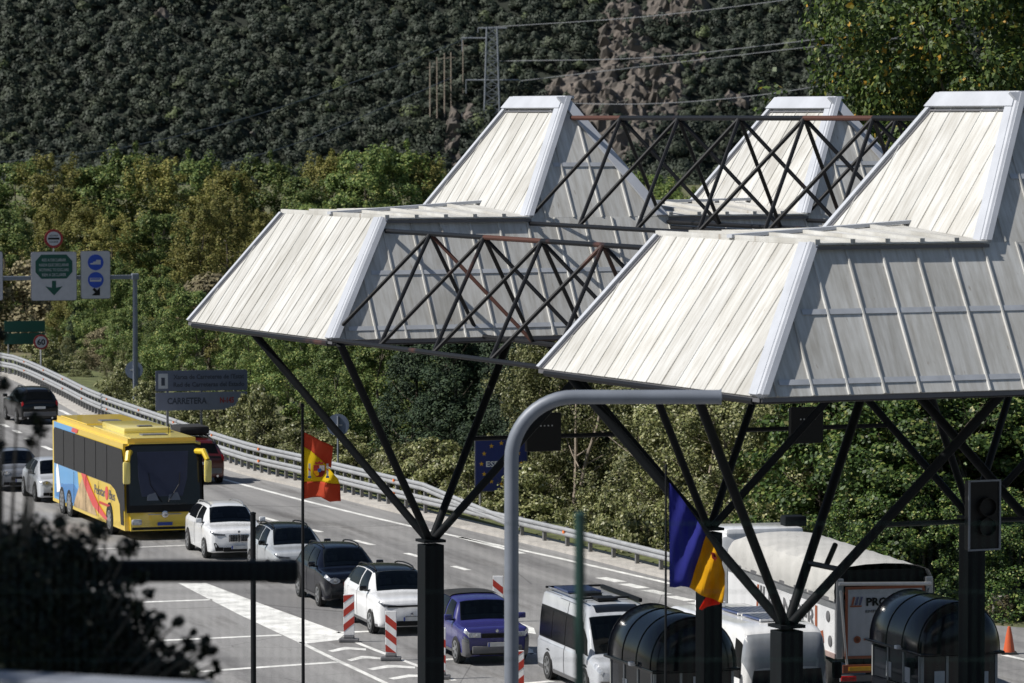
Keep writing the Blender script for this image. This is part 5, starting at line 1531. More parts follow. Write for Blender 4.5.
# side lettering (on the side facing the camera)
rotS = Matrix.Rotation(math.pi, 4, 'Z') @ Matrix.Rotation(math.pi / 2, 4, 'X')
# the camera sees the trailer's left flank (y = +W/2)
put_text('RANGER', .72, Matrix.Translation((5.75, W / 2 + .012, 1.66)) @ rotS, MT['clad'], root, width=4.0, bold=.012)
for q in range(3):
    m = MB(); x = 6.75 - q * .26
    m.prism([Vector((x, W / 2 + .004, 1.62)), Vector((x - .13, W / 2 + .004, 1.62)), Vector((x - .22, W / 2 + .004, 2.26)), Vector((x - .09, W / 2 + .004, 2.26))], (0, .012, 0)); m.build('logo_bar', MT['clad'] if q else org, root)
m = MB(); m.box((1.6, W / 2 + .01, 1.95), (.16, .012, .62)); m.build('logo_bar', org, root)
m = MB(); m.prism([Vector((1.3, W / 2 + .004, 1.4)), Vector((.95, W / 2 + .004, 1.4)), Vector((1.05, W / 2 + .004, 1.7)), Vector((1.3, W / 2 + .004, 1.65))], (0, .012, 0)); m.build('logo_bar', org, root)
for x in (.62, .45):
    m = MB(); m.lathe([(.14, 0), (.14, .02), (.07, .03)], 'y', (x, W / 2 + .004, 2.1 if x == .62 else 1.5), 16); m.build('side_emblem', MT['clad'], root)
# chassis, bumper, lamps, wheels
m = MB(); m.box((L / 2, 0, .95), (L, 1.1, .3)); m.build('chassis', MT['black'], root)
m = MB(); m.box((-.02, 0, .62), (.10, 2.3, .16)); m.build('rear_bumper', MT['clad'], root)
m = MB(); m.box((-.08, 0, .86), (.03, 2.2, .20)); m.build('warning_board', org, root)
m = MB(); m.box((-.10, 0, .86), (.02, 1.9, .10)); m.build('warning_strip', MT['star'], root)
for sd in (1, -1):
    m = MB(); m.bbox((-.09, sd * .95, .62), (.05, .4, .13), .02); m.build('tail_light', MT['tail'], root)
wheels(root, (1.2, 2.5, 3.8), W - .4, .5, .34, 'alloy', None, 8)
# tractor unit in front of the trailer
m = MB(); m.bbox((L + 1.75, 0, 1.85), (2.1, 2.46, 2.7), .14); cb = m.build('cab', PAINT['white'], root, True)
m = MB(); m.bbox((L + 1.45, 0, 3.25), (1.5, 2.2, .28), .12); m.build('roof_deflector', PAINT['white'], cb, True)
m = MB(); m.bbox((L + 1.2, -.95, 3.52), (.5, .62, .28), .05); m.build('roof_unit', MT['column'], cb, True)
for sd in (1, -1):
    m = MB(); m.prism([Vector((L + 1.7, sd * 1.232, 2.0)), Vector((L + 2.7, sd * 1.232, 1.95)), Vector((L + 2.6, sd * 1.232, 2.75)), Vector((L + 1.7, sd * 1.232, 2.75))], (0, sd * .012, 0)); m.build('cab_window', MT['glass2'], cb)
    m = MB(); m.bbox((L + 2.6, sd * 1.45, 2.3), (.16, .24, .6), .05); m.build('mirror', MT['black'], cb)
    m = MB(); m.bbox((L + .55, sd * 1.12, 1.75), (.5, .16, 2.2), .06); m.build('side_fairing', MT['alloy'], cb, True)
m = MB(); m.box((L + 1.4, 0, .75), (3.6, 1.0, .3)); m.build('tractor_frame', MT['black'], root)
wheels(root, (L + .3, L + 2.2), W - .4, .5, .34, 'alloy', None, 8)
# ================================================================ BOOTHS
def booth(u, v_top, label):
    top = 3.25
    s_ = (v_top - V_H) / (CAM_H - 3.52)
    Yb = F_PX / s_
    e = empty('toll_booth', ((u - 512) / s_, Yb, 0), 0, label, 'booth', 'barrel-roofed toll booths')
    ang = R(18)
    hd = Vector((math.sin(ang), -math.cos(ang), 0))
    e.rotation_euler = (0, 0, math.atan2(hd.y, hd.x))       # +x towards the camera end; near end at x = 0
    w, ln, hem = 1.03, 2.85, 2.10
    shell = mk('booth_shell', (0.003, 0.0035, 0.006), .16, 0, .2, 2, 0, 20, 0, .35)
    m = MB(); m.bbox((-ln / 2, 0, .10), (ln + 1.6, 2.3, .20), .04); m.build('island', MT['concrete'], e)
    # vaulted roof with bulged ends
    m = MB(); n = 22
    st = [(.34, .30), (.30, .62), (.20, .84), (.08, .96), (0, 1.0), (-ln * .33, 1.0), (-ln * .66, 1.0), (-ln, 1.0), (-ln - .08, .96), (-ln - .2, .84), (-ln - .30, .62), (-ln - .34, .30)]
    for (x, k) in st:
        for i in range(n + 1):
            t = math.pi * i / n
            m.v.append((x, -w * math.cos(t) * k, hem + (top - hem) * (math.sin(t) ** .9) * k))
    for a in range(len(st) - 1):
        for i in range(n): m.f.append((a * (n + 1) + i, a * (n + 1) + i + 1, (a + 1) * (n + 1) + i + 1, (a + 1) * (n + 1) + i))
    m.f += [tuple(range(n + 1)), tuple((len(st) - 1) * (n + 1) + i for i in range(n, -1, -1))]
    rf = m.build('vault_roof', shell, e, True)
    for x in (.0, -ln * .33, -ln * .66, -ln):
        m = MB(); pts = [Vector((x, -w * 1.005 * math.cos(math.pi * i / n), hem + (top - hem) * 1.005 * math.sin(math.pi * i / n) ** .9)) for i in range(n + 1)]
        m.sweep(pts, .014, 6); m.build('roof_seam', shell, rf, True)
    m = MB(); m.bbox((-ln / 2, 0, hem - .03), (ln + .5, 2.12, .07), .02); m.build('hem_rail', shell, e)
    # cabin: lower panels, glazing, mullions
    m = MB(); m.bbox((-ln / 2, 0, .72), (ln + .1, 1.94, 1.06), .05); m.build('lower_panel', shell, e)
    pale = mk('booth_frame', (.30, .31, .31), .45, .2)
    for sd in (1, -1):
        for k in range(3):
            m = MB(); m.box((-.5 - k * .92, sd * .95, 1.66), (.84, .02, .80)); m.build('window_pane', MT['glass'], e)
        for k in range(4):
            m = MB(); m.box((-.04 - k * .925, sd * .955, 1.66), (.06, .06, .84)); m.build('mullion', pale, e)
    for x in (.03, -ln - .03):
        for k in range(3):
            m = MB(); m.box((x, -.62 + k * .62, 1.66), (.02, .55, .80)); m.build('window_pane', MT['glass'], e)
        for k in range(4):
            m = MB(); m.box((x + .005, -.93 + k * .62, 1.66), (.06, .06, .84)); m.build('mullion', pale, e)
    for (x_, y_, z_) in ((.05, -.5, 1.5), (.05, .12, 1.75), (.05, .6, 1.45)):
        m = MB(); m.box((x_, y_, z_), (.012, .26, .34)); m.build('notice', MT['paper'], e)
    for k in range(2):
        m = MB(); m.box((-.75 - k * 1.1, -.966, 1.5), (.3, .012, .36)); m.build('notice', MT['paper'], e)
    m = MB(); m.bbox((-.9, -1.15, 2.14), (.16, .12, .09), .02); cm_ = m.build('side_camera', MT['white'], e, True)
    m = MB(); m.tube((-.9, -1.0, 2.08), (-.9, -1.12, 2.12), .02, 6); m.build('camera_arm', MT['white'], cm_)
    return e
booth(694, 607, 'dark barrel-roofed toll booth left of the motorhome, behind the tricolour flag')
booth(961, 592, 'dark barrel-roofed toll booth at the right, in front of the lorry tail')

# ================================================================ RED AND WHITE DELINEATORS, CONE
def delineator(u, v, label, flip=False):
    """striped guide panel standing at pixel u, v"""
    e = empty('guide_panel', gp(u, v, .004), 0, label, 'guide panel', 'red and white guide panels')
    m = MB(); m.bbox((0, 0, .05), (.55, .34, .10), .03); m.bbox((0, 0, .13), (.3, .22, .10), .03); m.build('foot', MT['clad'], e)
    m = MB(); m.bbox((0, 0, .76), (.30, .05, 1.14), .015); pn = m.build('panel', MT['white'], e)
    for k in range(3):
        z0 = .24 + k * .40 + (.05 if flip else 0); a = .24
        pts = [(-.148, z0), (-.148, z0 + .20), (.148, z0 + .20 + (-a if not flip else a)), (.148, z0 + (-a if not flip else a))]
        pts = [(x, min(1.32, max(.20, z))) for x, z in pts]
        m = MB(); m.prism([Vector((x, -.027, z)) for x, z in pts], (0, -.004, 0)); m.build('stripe', MT['red_bright'], pn)
    return e
MT['red_bright'] = mk('panel_red', (0.42, 0.035, 0.02), .5, 0, .15, 3)
delineator(349, 642, 'striped guide panel nearest the wide white wedge', True)
delineator(391, 660.5, 'striped guide panel in front of the black-roofed white crossover')
delineator(440, 679, 'striped guide panel half hidden by the left canopy column')
delineator(498, 622, 'striped guide panel behind the violet off-roader')
delineator(518, 704, 'striped guide panel at the bottom edge beside the curved pole', True)
e = empty('traffic_cone', gp(1009, 654), 0, 'orange traffic cone on the asphalt right of the right booth', 'cone')
m = MB(); m.bbox((0, 0, .03), (.42, .42, .06), .02); m.build('base', MT['rubber'], e)
m = MB(); m.lathe([(.16, .06), (.13, .25), (.09, .50), (.04, .74), (.025, .75)], 'z', (0, 0, 0), 18); m.build('cone_body', mk('cone_orange', (.55, .10, .03), .5), e, True)

# ================================================================ SIGNS
def facing(name, pos, label, cat, rz=0.0):
    return empty(name, pos, rz, label, cat)
def rrect(w, h, r, n=4):
    out = []
    for (cx, cz, a0) in ((w / 2 - r, h / 2 - r, 0), (-w / 2 + r, h / 2 - r, 90), (-w / 2 + r, -h / 2 + r, 180), (w / 2 - r, -h / 2 + r, 270)):
        for k in range(n + 1):
            a = R(a0 + 90 * k / n); out.append((cx + r * math.cos(a), cz + r * math.sin(a)))
    return out
def plate(name, poly, y, t, mat, parent):
    m = MB(); m.prism([Vector((x, y, z)) for x, z in poly], (0, -t, 0)); return m.build(name, mat, parent)
def disc(name, x, z, r, y, t, mat, parent, r0=None):
    m = MB(); m.lathe([(r, y), (r, y - t)], 'y', (x, 0, z), 28); return m.build(name, mat, parent, True)
TX = Matrix.Rotation(math.pi / 2, 4, 'X')
def letters(txt, size, x, z, y, mat, parent, width=None, align='CENTER', bold=0.0):
    return put_text(txt, size, Matrix.Translation((x, y, z)) @ TX, mat, parent, 'lettering', align, bold, width)

# overhead customs gantry
YG = 206.0
pt = dp(135, 277, YG)
AG = R(15)                                             # the signs face the drivers leaving along the road
gan = empty('sign_gantry', (pt.x, YG, 0), AG, 'grey steel roadside mast with long arm carrying customs signs', 'gantry')
m = MB(); m.tube((0, 0, 0), (0, 0, pt.z + .1), .13, 12, .11); m.build('mast', MT['pole_blue'], gan, True)
m = MB(); m.bbox((0, 0, pt.z + .02), (.34, .34, .30), .04); m.build('joint', MT['pole_blue'], gan)
m = MB(); m.bbox((-4.6, 0, pt.z), (9.0, .2, .2), .02); m.build('arm', MT['pole_blue'], gan)
def on_arm(u, v):
    kk_ = (u - 512) / F_PX
    t_ = (pt.x - kk_ * YG) / (math.cos(AG) - kk_ * math.sin(AG))
    P = Vector((pt.x - t_ * math.cos(AG), YG - t_ * math.sin(AG), 0))
    P.z = dp(u, v, P.y).z
    return P + Vector((math.sin(AG), -math.cos(AG), 0)) * .16
sx = on_arm
sgray = MT['sign_white']
c = (sx(30, 252) + sx(76, 300)) / 2; k = F_PX / YG
s1 = empty('customs_sign', c, AG, 'white sign with green octagon and down arrow on the gantry', 'sign')
plate('back_plate', rrect(46 / k, 49 / k, .1), .03, .05, MT['clad'], s1)
plate('face', rrect(45 / k, 48 / k, .1), -.02, .02, sgray, s1)
ow, oh, oc = 37 / k / 2, 24 / k / 2, 9.5 / k
oct_ = plate('octagon', [(-ow, oc - oh * .45), (-ow * .68, oc - oh), (ow * .68, oc - oh), (ow, oc - oh * .45), (ow, oc + oh * .45), (ow * .68, oc + oh), (-ow * .68, oc + oh), (-ow, oc + oh * .45)], -.04, .01, MT['green_sign'], s1)
for q, (t_, wd) in enumerate((('RES A DECLARAR', 1.15), ('NADA QUE DECLARAR', 1.42), ('NOTHING TO DECLARE', 1.42), ('RIEN A DECLARER', 1.15))):
    letters(t_, .20, 0, oc + .30 - q * .235 - .05, -.053, sgray, oct_, wd)
plate('arrow', [(-.10, -.22), (-.10, -.55), (-.42, -.48), (0, -.92), (.42, -.48), (.10, -.55), (.10, -.22)], -.04, .012, MT['green_sign'], s1)
c = (sx(80, 251) + sx(109.5, 298.5)) / 2
s2 = empty('lorry_bus_sign', c, AG, 'white sign with two blue discs and a black arrow on the gantry', 'sign')
plate('back_plate', rrect(30 / k, 48 / k, .1), .03, .05, MT['clad'], s2)
plate('face', rrect(29 / k, 47 / k, .1), -.02, .02, sgray, s2)
d1 = disc('blue_disc', .0, .60, .38, -.04, .012, MT['blue_sign'], s2)
d2 = disc('blue_disc', .0, -.24, .38, -.04, .012, MT['blue_sign'], s2)
plate('lorry_symbol', [(-.26, .50), (.24, .50), (.24, .72), (.02, .72), (.02, .64), (-.10, .64), (-.14, .58), (-.26, .56)], -.054, .008, sgray, d1)
plate('bus_symbol', [(-.28, -.32), (.24, -.32), (.28, -.24), (.27, -.14), (-.28, -.14)], -.054, .008, sgray, d2)
plate('bus_windows', [(-.24, -.22), (.22, -.22), (.22, -.17), (-.24, -.17)], -.064, .004, MT['blue_sign'], d2)
plate('arrow', [(-.16, -.70), (-.03, -.83), (-.20, -.98), (.20, -.98), (.20, -.60), (.06, -.74), (-.07, -.61)], -.04, .012, MT['black'], s2)
c = (sx(-44, 252) + sx(2, 300)) / 2
s3 = empty('customs_sign', c, AG, 'white sign cut off by the left picture edge on the gantry', 'sign')
plate('back_plate', rrect(46 / k, 49 / k, .1), .03, .05, MT['clad'], s3)
plate('face', rrect(45 / k, 48 / k, .1), -.02, .02, sgray, s3)
c = sx(53, 238.5)
s4 = empty('round_sign', c, AG, 'round red-ringed customs stop sign on top of the gantry', 'sign')
disc('ring', 0, 0, 9.4 / k, 0, .03, MT['red'], s4)
disc('face', 0, 0, 7.0 / k, -.03, .012, sgray, s4)
plate('bar', [(-.27, -.045), (.27, -.045), (.27, .045), (-.27, .045)], -.043, .008, MT['black'], s4)
letters('ADUANA', .13, 0, .10, -.044, MT['black'], s4, .42); letters('DOUANE', .13, 0, -.20, -.044, MT['black'], s4, .42)
m = MB(); m.tube((0, .02, -.42), (0, .02, -.75), .03, 8); m.build('stem', MT['alloy'], s4)

# speed limit and green direction board further up the road
Y6 = 231.0
c = dp(41, 342, Y6); k6 = F_PX / Y6
s5 = empty('speed_sign', (c.x, Y6, 0), R(15), 'round 60 speed limit sign at the far bend', 'sign')
disc('ring', 0, c.z, 7.6 / k6, 0, .03, MT['red'], s5); disc('face', 0, c.z, 5.8 / k6, -.03, .012, sgray, s5)
letters('60', .44, 0, c.z - .15, -.045, MT['black'], s5, .44, bold=.012)
m = MB(); m.tube((0, .04, 0), (0, .04, c.z + .3), .04, 8); m.build('post', MT['galv'], s5)
Y7 = 240.0
c = (dp(4, 321, Y7) + dp(45, 344, Y7)) / 2; k7 = F_PX / Y7
s6 = empty('direction_board', (c.x, Y7, 0), R(15), 'dark green direction board behind the 60 sign', 'sign')
for z_, h_ in ((c.z + .34, .62), (c.z - .34, .62)):
    plate('board', [(x, z_ + zz) for x, zz in rrect(41 / k7, h_, .06)], 0, .05, MT['green_sign'], s6)
for x in (-.9, .9):
    m = MB(); m.tube((x, .06, 0), (x, .06, c.z + .6), .05, 8); m.build('post', MT['galv_d'], s6)

# grey board naming the road
Y8 = 188.0
k8 = F_PX / Y8; c = dp(201.5, 390, Y8)
s7 = empty('road_board', (c.x, Y8, 0), R(14), 'two-tier grey road name board standing behind the crash barrier', 'sign')
boardm = mk('board_grey', (.10, .115, .165), .5, 0, .1, 2)
up = plate('upper_board', [(x, c.z + 9.6 / k8 + z) for x, z in rrect(93 / k8, 20.5 / k8, .05)], 0, .05, boardm, s7)
lo = plate('lower_board', [(x, c.z - 11 / k8 + z) for x, z in rrect(93 / k8, 18 / k8, .05)], 0, .05, mk('board_pale', (.16, .175, .23), .5, 0, .1, 2), s7)
ink = mk('board_ink', (.035, .04, .06), .6)
letters('Xarxa de Carreteres de l\'Estat', .28, .32, c.z + 11.3 / k8, -.053, ink, up, 3.15, bold=.008)
letters('Red de Carreteras del Estado', .28, .32, c.z + 3.6 / k8, -.053, ink, up, 3.15, bold=.008)
em = plate('emblem', [(-1.92, c.z + 2 / k8), (-1.50, c.z + 2 / k8), (-1.50, c.z + 17 / k8), (-1.92, c.z + 17 / k8)], -.05, .006, mk('emblem_pale', (.42, .43, .46), .5), up)
plate('emblem_shield', [(-1.79, c.z + 5 / k8), (-1.63, c.z + 5 / k8), (-1.63, c.z + 13 / k8), (-1.79, c.z + 13 / k8)], -.057, .006, ink, em)
letters('CARRETERA', .38, -.66, c.z - 13.5 / k8, -.053, ink, lo, 1.75, bold=.012)
letters('N-145', .34, 1.12, c.z - 13 / k8, -.053, MT['red'], lo, .62, bold=.012)
for x in (-1.5, 0, 1.5):
    m = MB(); m.box((x, .07, (c.z + .8) / 2), (.10, .08, c.z + .8)); m.build('post', MT['galv_d'], s7)

# backs of round signs
def round_back(u, v, r, Yr, label):
    c = dp(u, v, Yr)
    e = empty('round_sign', (c.x, Yr, 0), 0, label, 'sign')
    disc('disc', 0, c.z, r * Yr / F_PX, .01, .03, MT['sign_back'], e)
    m = MB(); m.tube((0, -.05, 0), (0, -.05, c.z + r * .8 * Yr / F_PX), .04, 8); m.build('post', MT['pole_blue'], e)
    m = MB(); m.box((0, -.035, c.z), (.35, .03, .05)); m.build('clamp', MT['galv'], e)
    return e
round_back(338, 425, 11.2, 169.0, 'blue-grey back of a round sign right of the Spanish flag')
round_back(134, 370, 9, 209, 'dark round sign low on the gantry mast')

# border sign with the ring of stars
Y9 = 153.0; k9 = F_PX / Y9; c = dp(501, 463.5, Y9)
s8 = empty('border_sign', (c.x, Y9, 0), R(14), 'blue ESPAÑA border sign with ring of yellow stars', 'sign')
plate('frame', [(x, c.z + z) for x, z in rrect(54.5 / k9, 56 / k9, .06)], 0, .04, MT['clad'], s8)
fc = plate('face', [(x, c.z + z) for x, z in rrect(52.5 / k9, 54 / k9, .06)], -.04, .012, MT['eu_blue'], s8)
for q in range(12):
    a = 2 * math.pi * q / 12
    cx, cz = .73 * math.sin(a), c.z + .73 * math.cos(a)
    plate('star', [(cx + (.092 if i % 2 == 0 else .037) * math.sin(math.pi * i / 5), cz + (.092 if i % 2 == 0 else .037) * math.cos(math.pi * i / 5)) for i in range(10)], -.053, .006, MT['star'], fc)
letters('ESPAÑA', .27, 0, c.z - .10, -.054, MT['white'], fc, 1.15, bold=.006)
for x in (-.75, .75):
    m = MB(); m.tube((x, .05, 0), (x, .05, c.z + .9), .05, 8); m.build('post', MT['galv_d'], s8)

# ================================================================ FLAGS
def cloth(name, px, Yf, mat, parent, org, amp=.07, nseg=10, ph=0.0, th=.006):
    u_pole = 304.0 if Yf > 80 else 669.0
    amp = .12
    """cloth piece between two pixel edges (lists of equal length), waving in depth"""
    top, bot = px
    m = MB(); n = len(top)
    def interp(e, t):
        f_ = t * (n - 1); i = min(n - 2, int(f_)); k_ = f_ - i
        return (e[i][0] + (e[i + 1][0] - e[i][0]) * k_, e[i][1] + (e[i + 1][1] - e[i][1]) * k_)
    A = nseg * 2; B_ = nseg
    for a in range(A + 1):
        t = a / A
        p, q = interp(top, t), interp(bot, t)
        for b in range(B_ + 1):
            k_ = b / B_
            u, v = p[0] + (q[0] - p[0]) * k_, p[1] + (q[1] - p[1]) * k_
            w = dp(u, v, Yf) - org
            tt_ = min(1.0, max(0.0, (u - u_pole) / 38.0))          # free end waves most; one wave runs through all the bands
            w.y += amp * tt_ * math.sin(.26 * (u - u_pole) + .10 * v) + .4 * amp * tt_ * math.sin(.17 * v - .2 * u)
            m.v.append(tuple(w))
    for a in range(A):
        for b in range(B_): m.f.append((a * (B_ + 1) + b, a * (B_ + 1) + b + 1, (a + 1) * (B_ + 1) + b + 1, (a + 1) * (B_ + 1) + b))
    o = m.build(name, mat, parent, True)
    sm = o.modifiers.new('thickness', 'SOLIDIFY'); sm.thickness = th
    return o
def cloth_mat(name, col):
    m, nt, b = new_mat(name)
    b.inputs['Base Color'].default_value = (*col, 1); b.inputs['Roughness'].default_value = .9; sock(b, 'Specular IOR Level').default_value = .1
    tr = nt.nodes.new('ShaderNodeBsdfTranslucent'); tr.inputs['Color'].default_value = (*col, 1)
    nz = nt.nodes.new('ShaderNodeTexNoise'); nz.inputs['Scale'].default_value = 4
    bp_ = nt.nodes.new('ShaderNodeBump'); bp_.inputs['Strength'].default_value = .12; bp_.inputs['Distance'].default_value = .05
    nt.links.new(nz.outputs['Fac'], bp_.inputs['Height']); nt.links.new(bp_.outputs[0], b.inputs['Normal']); nt.links.new(bp_.outputs[0], tr.inputs['Normal'])
    mx = nt.nodes.new('ShaderNodeMixShader'); mx.inputs[0].default_value = .5
    nt.links.new(b.outputs[0], mx.inputs[1]); nt.links.new(tr.outputs[0], mx.inputs[2])
    nt.links.new(mx.outputs[0], nt.nodes['Material Output'].inputs['Surface'])
    return m
FM = {'r': cloth_mat('flag_red', (.68, .12, .06)), 'y': cloth_mat('flag_yellow', (.86, .66, .03)), 'b': cloth_mat('flag_blue', (.045, .05, .32)), 'y2': cloth_mat('flag_gold', (.75, .42, .015)), 'r2': cloth_mat('flag_scarlet', (.80, .06, .03)),
      'w': cloth_mat('flag_white', (.6, .6, .6)), 'p': cloth_mat('flag_crest_red', (.42, .06, .05)), 'bl': cloth_mat('flag_crest_blue', (.05, .16, .42))}
MT['pole_dark'] = mk('dark_pole', (.011, .012, .014), .6, 0, .2, 3, spec=.15)
def flagpole(u, vtop, Yf, label, r=.036):
    tp = dp(u, vtop, Yf)
    e = empty('flag_pole', (tp.x, Yf, 0), 0, label, 'flagpole')
    m = MB(); m.tube((0, 0, 0), (0, 0, tp.z), r * 1.15, 10, r * .85); m.build('pole', MT['pole_dark'], e, True)
    m = MB(); m.lathe([(.01, -.03), (r * 1.3, 0), (r * 1.3, .05), (.01, .09)], 'z', (0, 0, tp.z), 10); m.build('finial', MT['pole_dark'], e, True)
    m = MB(); m.bbox((0, 0, .06), (.4, .4, .12), .02); m.build('foot', MT['concrete'], e)
    return e
Y1 = 96.0
flagpole(302.5, 407, Y1, 'thin dark flagpole carrying the Spanish flag')
og = dp(304.5, 466, Y1)
fl = empty('spanish_flag', og, 0, 'red and yellow Spanish flag with torn lower edge hanging from its pole', 'flag')
cloth('red_band', ([(304, 432), (312, 436), (322, 441), (329, 444), (333, 447)], [(304, 447), (311, 451), (320, 459), (327, 466), (331, 468)]), Y1, FM['r'], fl, og, .10, 8, .4)
yb = cloth('yellow_band', ([(304, 446.5), (311, 450.5), (320, 458.5), (328, 467), (338, 479)], [(304, 482), (312, 481.5), (321, 481.5), (330, 483), (339.5, 484.5)]), Y1, FM['y'], fl, og, .07, 10, 1.2)
cloth('red_band', ([(304, 482), (312, 481.5), (321, 481.5), (330, 483), (339.5, 484.5)], [(304, 499), (311, 497.5), (321, 497), (330, 502), (341, 501)]), Y1, FM['r'], fl, og, .07, 8, 1.2)
def crest(name, pts, mat, dy):
    m = MB(); m.prism([dp(u, v, Y1 - .15 - dy) - og for u, v in pts], (0, -.006, 0)); m.build(name, mat, yb)
crest('shield', [(313.5, 465), (325, 465), (325, 473), (322, 477), (316, 477), (313.5, 473)], FM['p'], 0)
crest('shield_quarter', [(319.5, 465.5), (324.5, 465.5), (324.5, 470.5), (319.5, 470.5)], FM['w'], .01)
crest('shield_quarter', [(314, 470.8), (319, 470.8), (319, 475), (316.5, 476.3), (314, 473)], FM['y2'], .01)
crest('shield_heart', [(317.8, 468.5), (321, 468.5), (321, 472), (317.8, 472)], FM['bl'], .02)
crest('crown', [(315.5, 464.2), (323, 464.2), (323.5, 461.5), (321, 462.6), (319.3, 460.8), (317.5, 462.6), (315, 461.5)], FM['p'], 0)
for x in (309.5, 327.5):
    crest('pillar', [(x - 1, 463.5), (x + 1, 463.5), (x + 1, 476), (x - 1, 476)], FM['w'], 0)
    crest('pillar_wave', [(x - 1.6, 476), (x + 1.6, 476), (x + 1.6, 478), (x - 1.6, 478)], FM['bl'], 0)
    crest('pillar_ribbon', [(x - 1.2, 468), (x + 1.2, 470), (x + 1.2, 471.5), (x - 1.2, 469.5)], FM['r'], .01)
Y2 = 74.0
flagpole(666, 469, Y2, 'thin dark flagpole carrying the blue yellow red flag', .022)
og = dp(668, 535, Y2)
fl2 = empty('tricolour_flag', og, 0, 'drooping blue, yellow and red tricolour flag in front of the left booth', 'flag')
cloth('blue_band', ([(669, 482), (680, 496), (692, 513), (700, 525), (706, 536)], [(669.5, 587), (675, 587.5), (681, 586), (686, 587), (689.5, 588)]), Y2, FM['b'], fl2, og, .10, 10, .2)
cloth('yellow_band', ([(706, 536), (711, 543), (717, 553), (722, 562), (725, 573)], [(689.5, 588), (697, 592), (706, 597), (715, 600), (723, 603)]), Y2, FM['y2'], fl2, og, .09, 9, .9)
cloth('red_band', ([(707, 594.5), (711, 595.5), (715, 597.5), (718, 600), (720, 602.5)], [(699, 609), (702, 610.5), (706, 608), (712, 605.5), (719.5, 603.5)]), Y2 + .05, FM['r2'], fl2, og, .05, 6, .2)
def crest2(name, pts, mat):
    m = MB(); m.prism([dp(u, v, Y2 - .18) - og for u, v in pts], (0, -.005, 0)); m.build(name, mat, fl2)
crest2('crest', [(711, 552), (715, 553), (717, 558), (715, 561), (712, 558)], FM['p'])
crest2('crest_quarter', [(713, 554), (715, 554.5), (716, 557), (714, 557)], FM['r2'])

# ================================================================ POLES, FENCE AND BUSH IN THE FOREGROUND
Yc = 63.0
base = dp(511.5, 600, Yc); zt_ = dp(512, 397, Yc).z
e = empty('curved_pole', (base.x, Yc, 0), 0, 'grey-blue tubular pole bending into a horizontal arm in the foreground', 'pole')
rb_ = dp(574, 397, Yc).x - base.x
pts = [Vector((0, 0, 0)), Vector((0, 0, zt_ * .4)), Vector((0, 0, zt_ - rb_))]
pts += [Vector((rb_ * (1 - math.cos(a)), 0, zt_ - rb_ + rb_ * math.sin(a))) for a in [R(7.5 * q) for q in range(1, 13)]]
pts += [Vector((dp(650, 397, Yc).x - base.x, 0, zt_)), Vector((dp(720, 397, Yc).x - base.x, 0, zt_))]
m = MB(); m.sweep(pts, .106, 18); m.build('tube', MT['pole_blue'], e, True)
m = MB(); m.lathe([(.118, 0), (.118, .02), (.02, .03)], 'x', (dp(720, 397, Yc).x - base.x, 0, zt_), 18); m.build('end_cap', MT['pole_blue'], e, True)
m = MB(); m.bbox((0, 0, .04), (.5, .5, .08), .01); m.build('base_plate', MT['pole_blue'], e)
p = dp(253, 514, 95.0)
e = empty('post', (p.x, 95.0, 0), 0, 'plain dark upright post left of the Spanish flagpole', 'post')
m = MB(); m.tube((0, 0, 0), (0, 0, p.z), .062, 12); m.build('shaft', MT['pole_dark'], e, True)
m = MB(); m.lathe([(.068, 0), (.068, .03), (.02, .05)], 'z', (0, 0, p.z), 12); m.build('cap', MT['pole_dark'], e, True)
m = MB(); m.bbox((0, 0, .05), (.35, .35, .1), .02); m.build('foot', MT['concrete'], e)

# dark steel beam on the terrace edge
Yb = 28.2
p0, p1 = dp(-120, 571, Yb), dp(299, 571, Yb)
TZ = 10.40
e = empty('steel_barrier', (p0.x, Yb, TZ), 0, 'blurred dark steel beam crossing the left foreground', 'barrier')
m = MB(); m.bbox(((p1.x - p0.x) / 2, 0, p0.z - TZ), (p1.x - p0.x, .12, .145), .03); m.build('beam', MT['pole_dark'], e, True)
for k_ in (.06, .36):
    m = MB(); m.box(((p1.x - p0.x) * k_, .08, (p0.z - TZ) / 2), (.09, .09, p0.z - TZ)); m.build('post', MT['pole_dark'], e)

# green welded-mesh fence
Yf = 24.0
ft = dp(580, 517, Yf)
fgreen = mk('fence_green', (.012, .045, .038), .5)
e = empty('mesh_fence', (ft.x, Yf, TZ), 0, 'out of focus green post and fine wire mesh fence in the foreground', 'fence')
for x in (-3.3, 0, 3.3):
    m = MB(); m.tube((x, 0, 0), (x, 0, ft.z - TZ), .030, 12); m.lathe([(.034, 0), (.034, .02), (.01, .03)], 'z', (x, 0, ft.z - TZ), 12); m.build('post', fgreen, e, True)
m = MB()
x = -3.28
while x < 3.3:
    m.tube((x, .04, .05), (x, .04, ft.z - TZ - .03), .0011, 4, None, False); x += .05
z = ft.z - TZ - .04
while z > .05:
    m.tube((-3.3, .045, z), (3.3, .045, z), .0022, 4, None, False); z -= .385
o = m.build('wire_mesh', fgreen, e); o['kind'] = 'stuff'

# pale coping at the bottom left
a, b = dp(-140, 670, 22.6), dp(188, 690, 21.9)
d = (b - a); d.z = 0
e = empty('coping_wall', (a.x, a.y, TZ), math.atan2(d.y, d.x), 'pale concrete wall top at the bottom left corner', 'wall')
hh = (a.z + b.z) / 2 - TZ
m = MB(); m.bbox((d.length / 2, .14, hh / 2 - .04), (d.length, .22, hh - .08), .01); m.build('wall', MT['concrete'], e)
m = MB(); m.bbox((d.length / 2, .14, hh - .04), (d.length, .34, .08), .012); m.build('coping', mk('coping_pale', (.22, .24, .28), .8, 0, .1, 3), e)

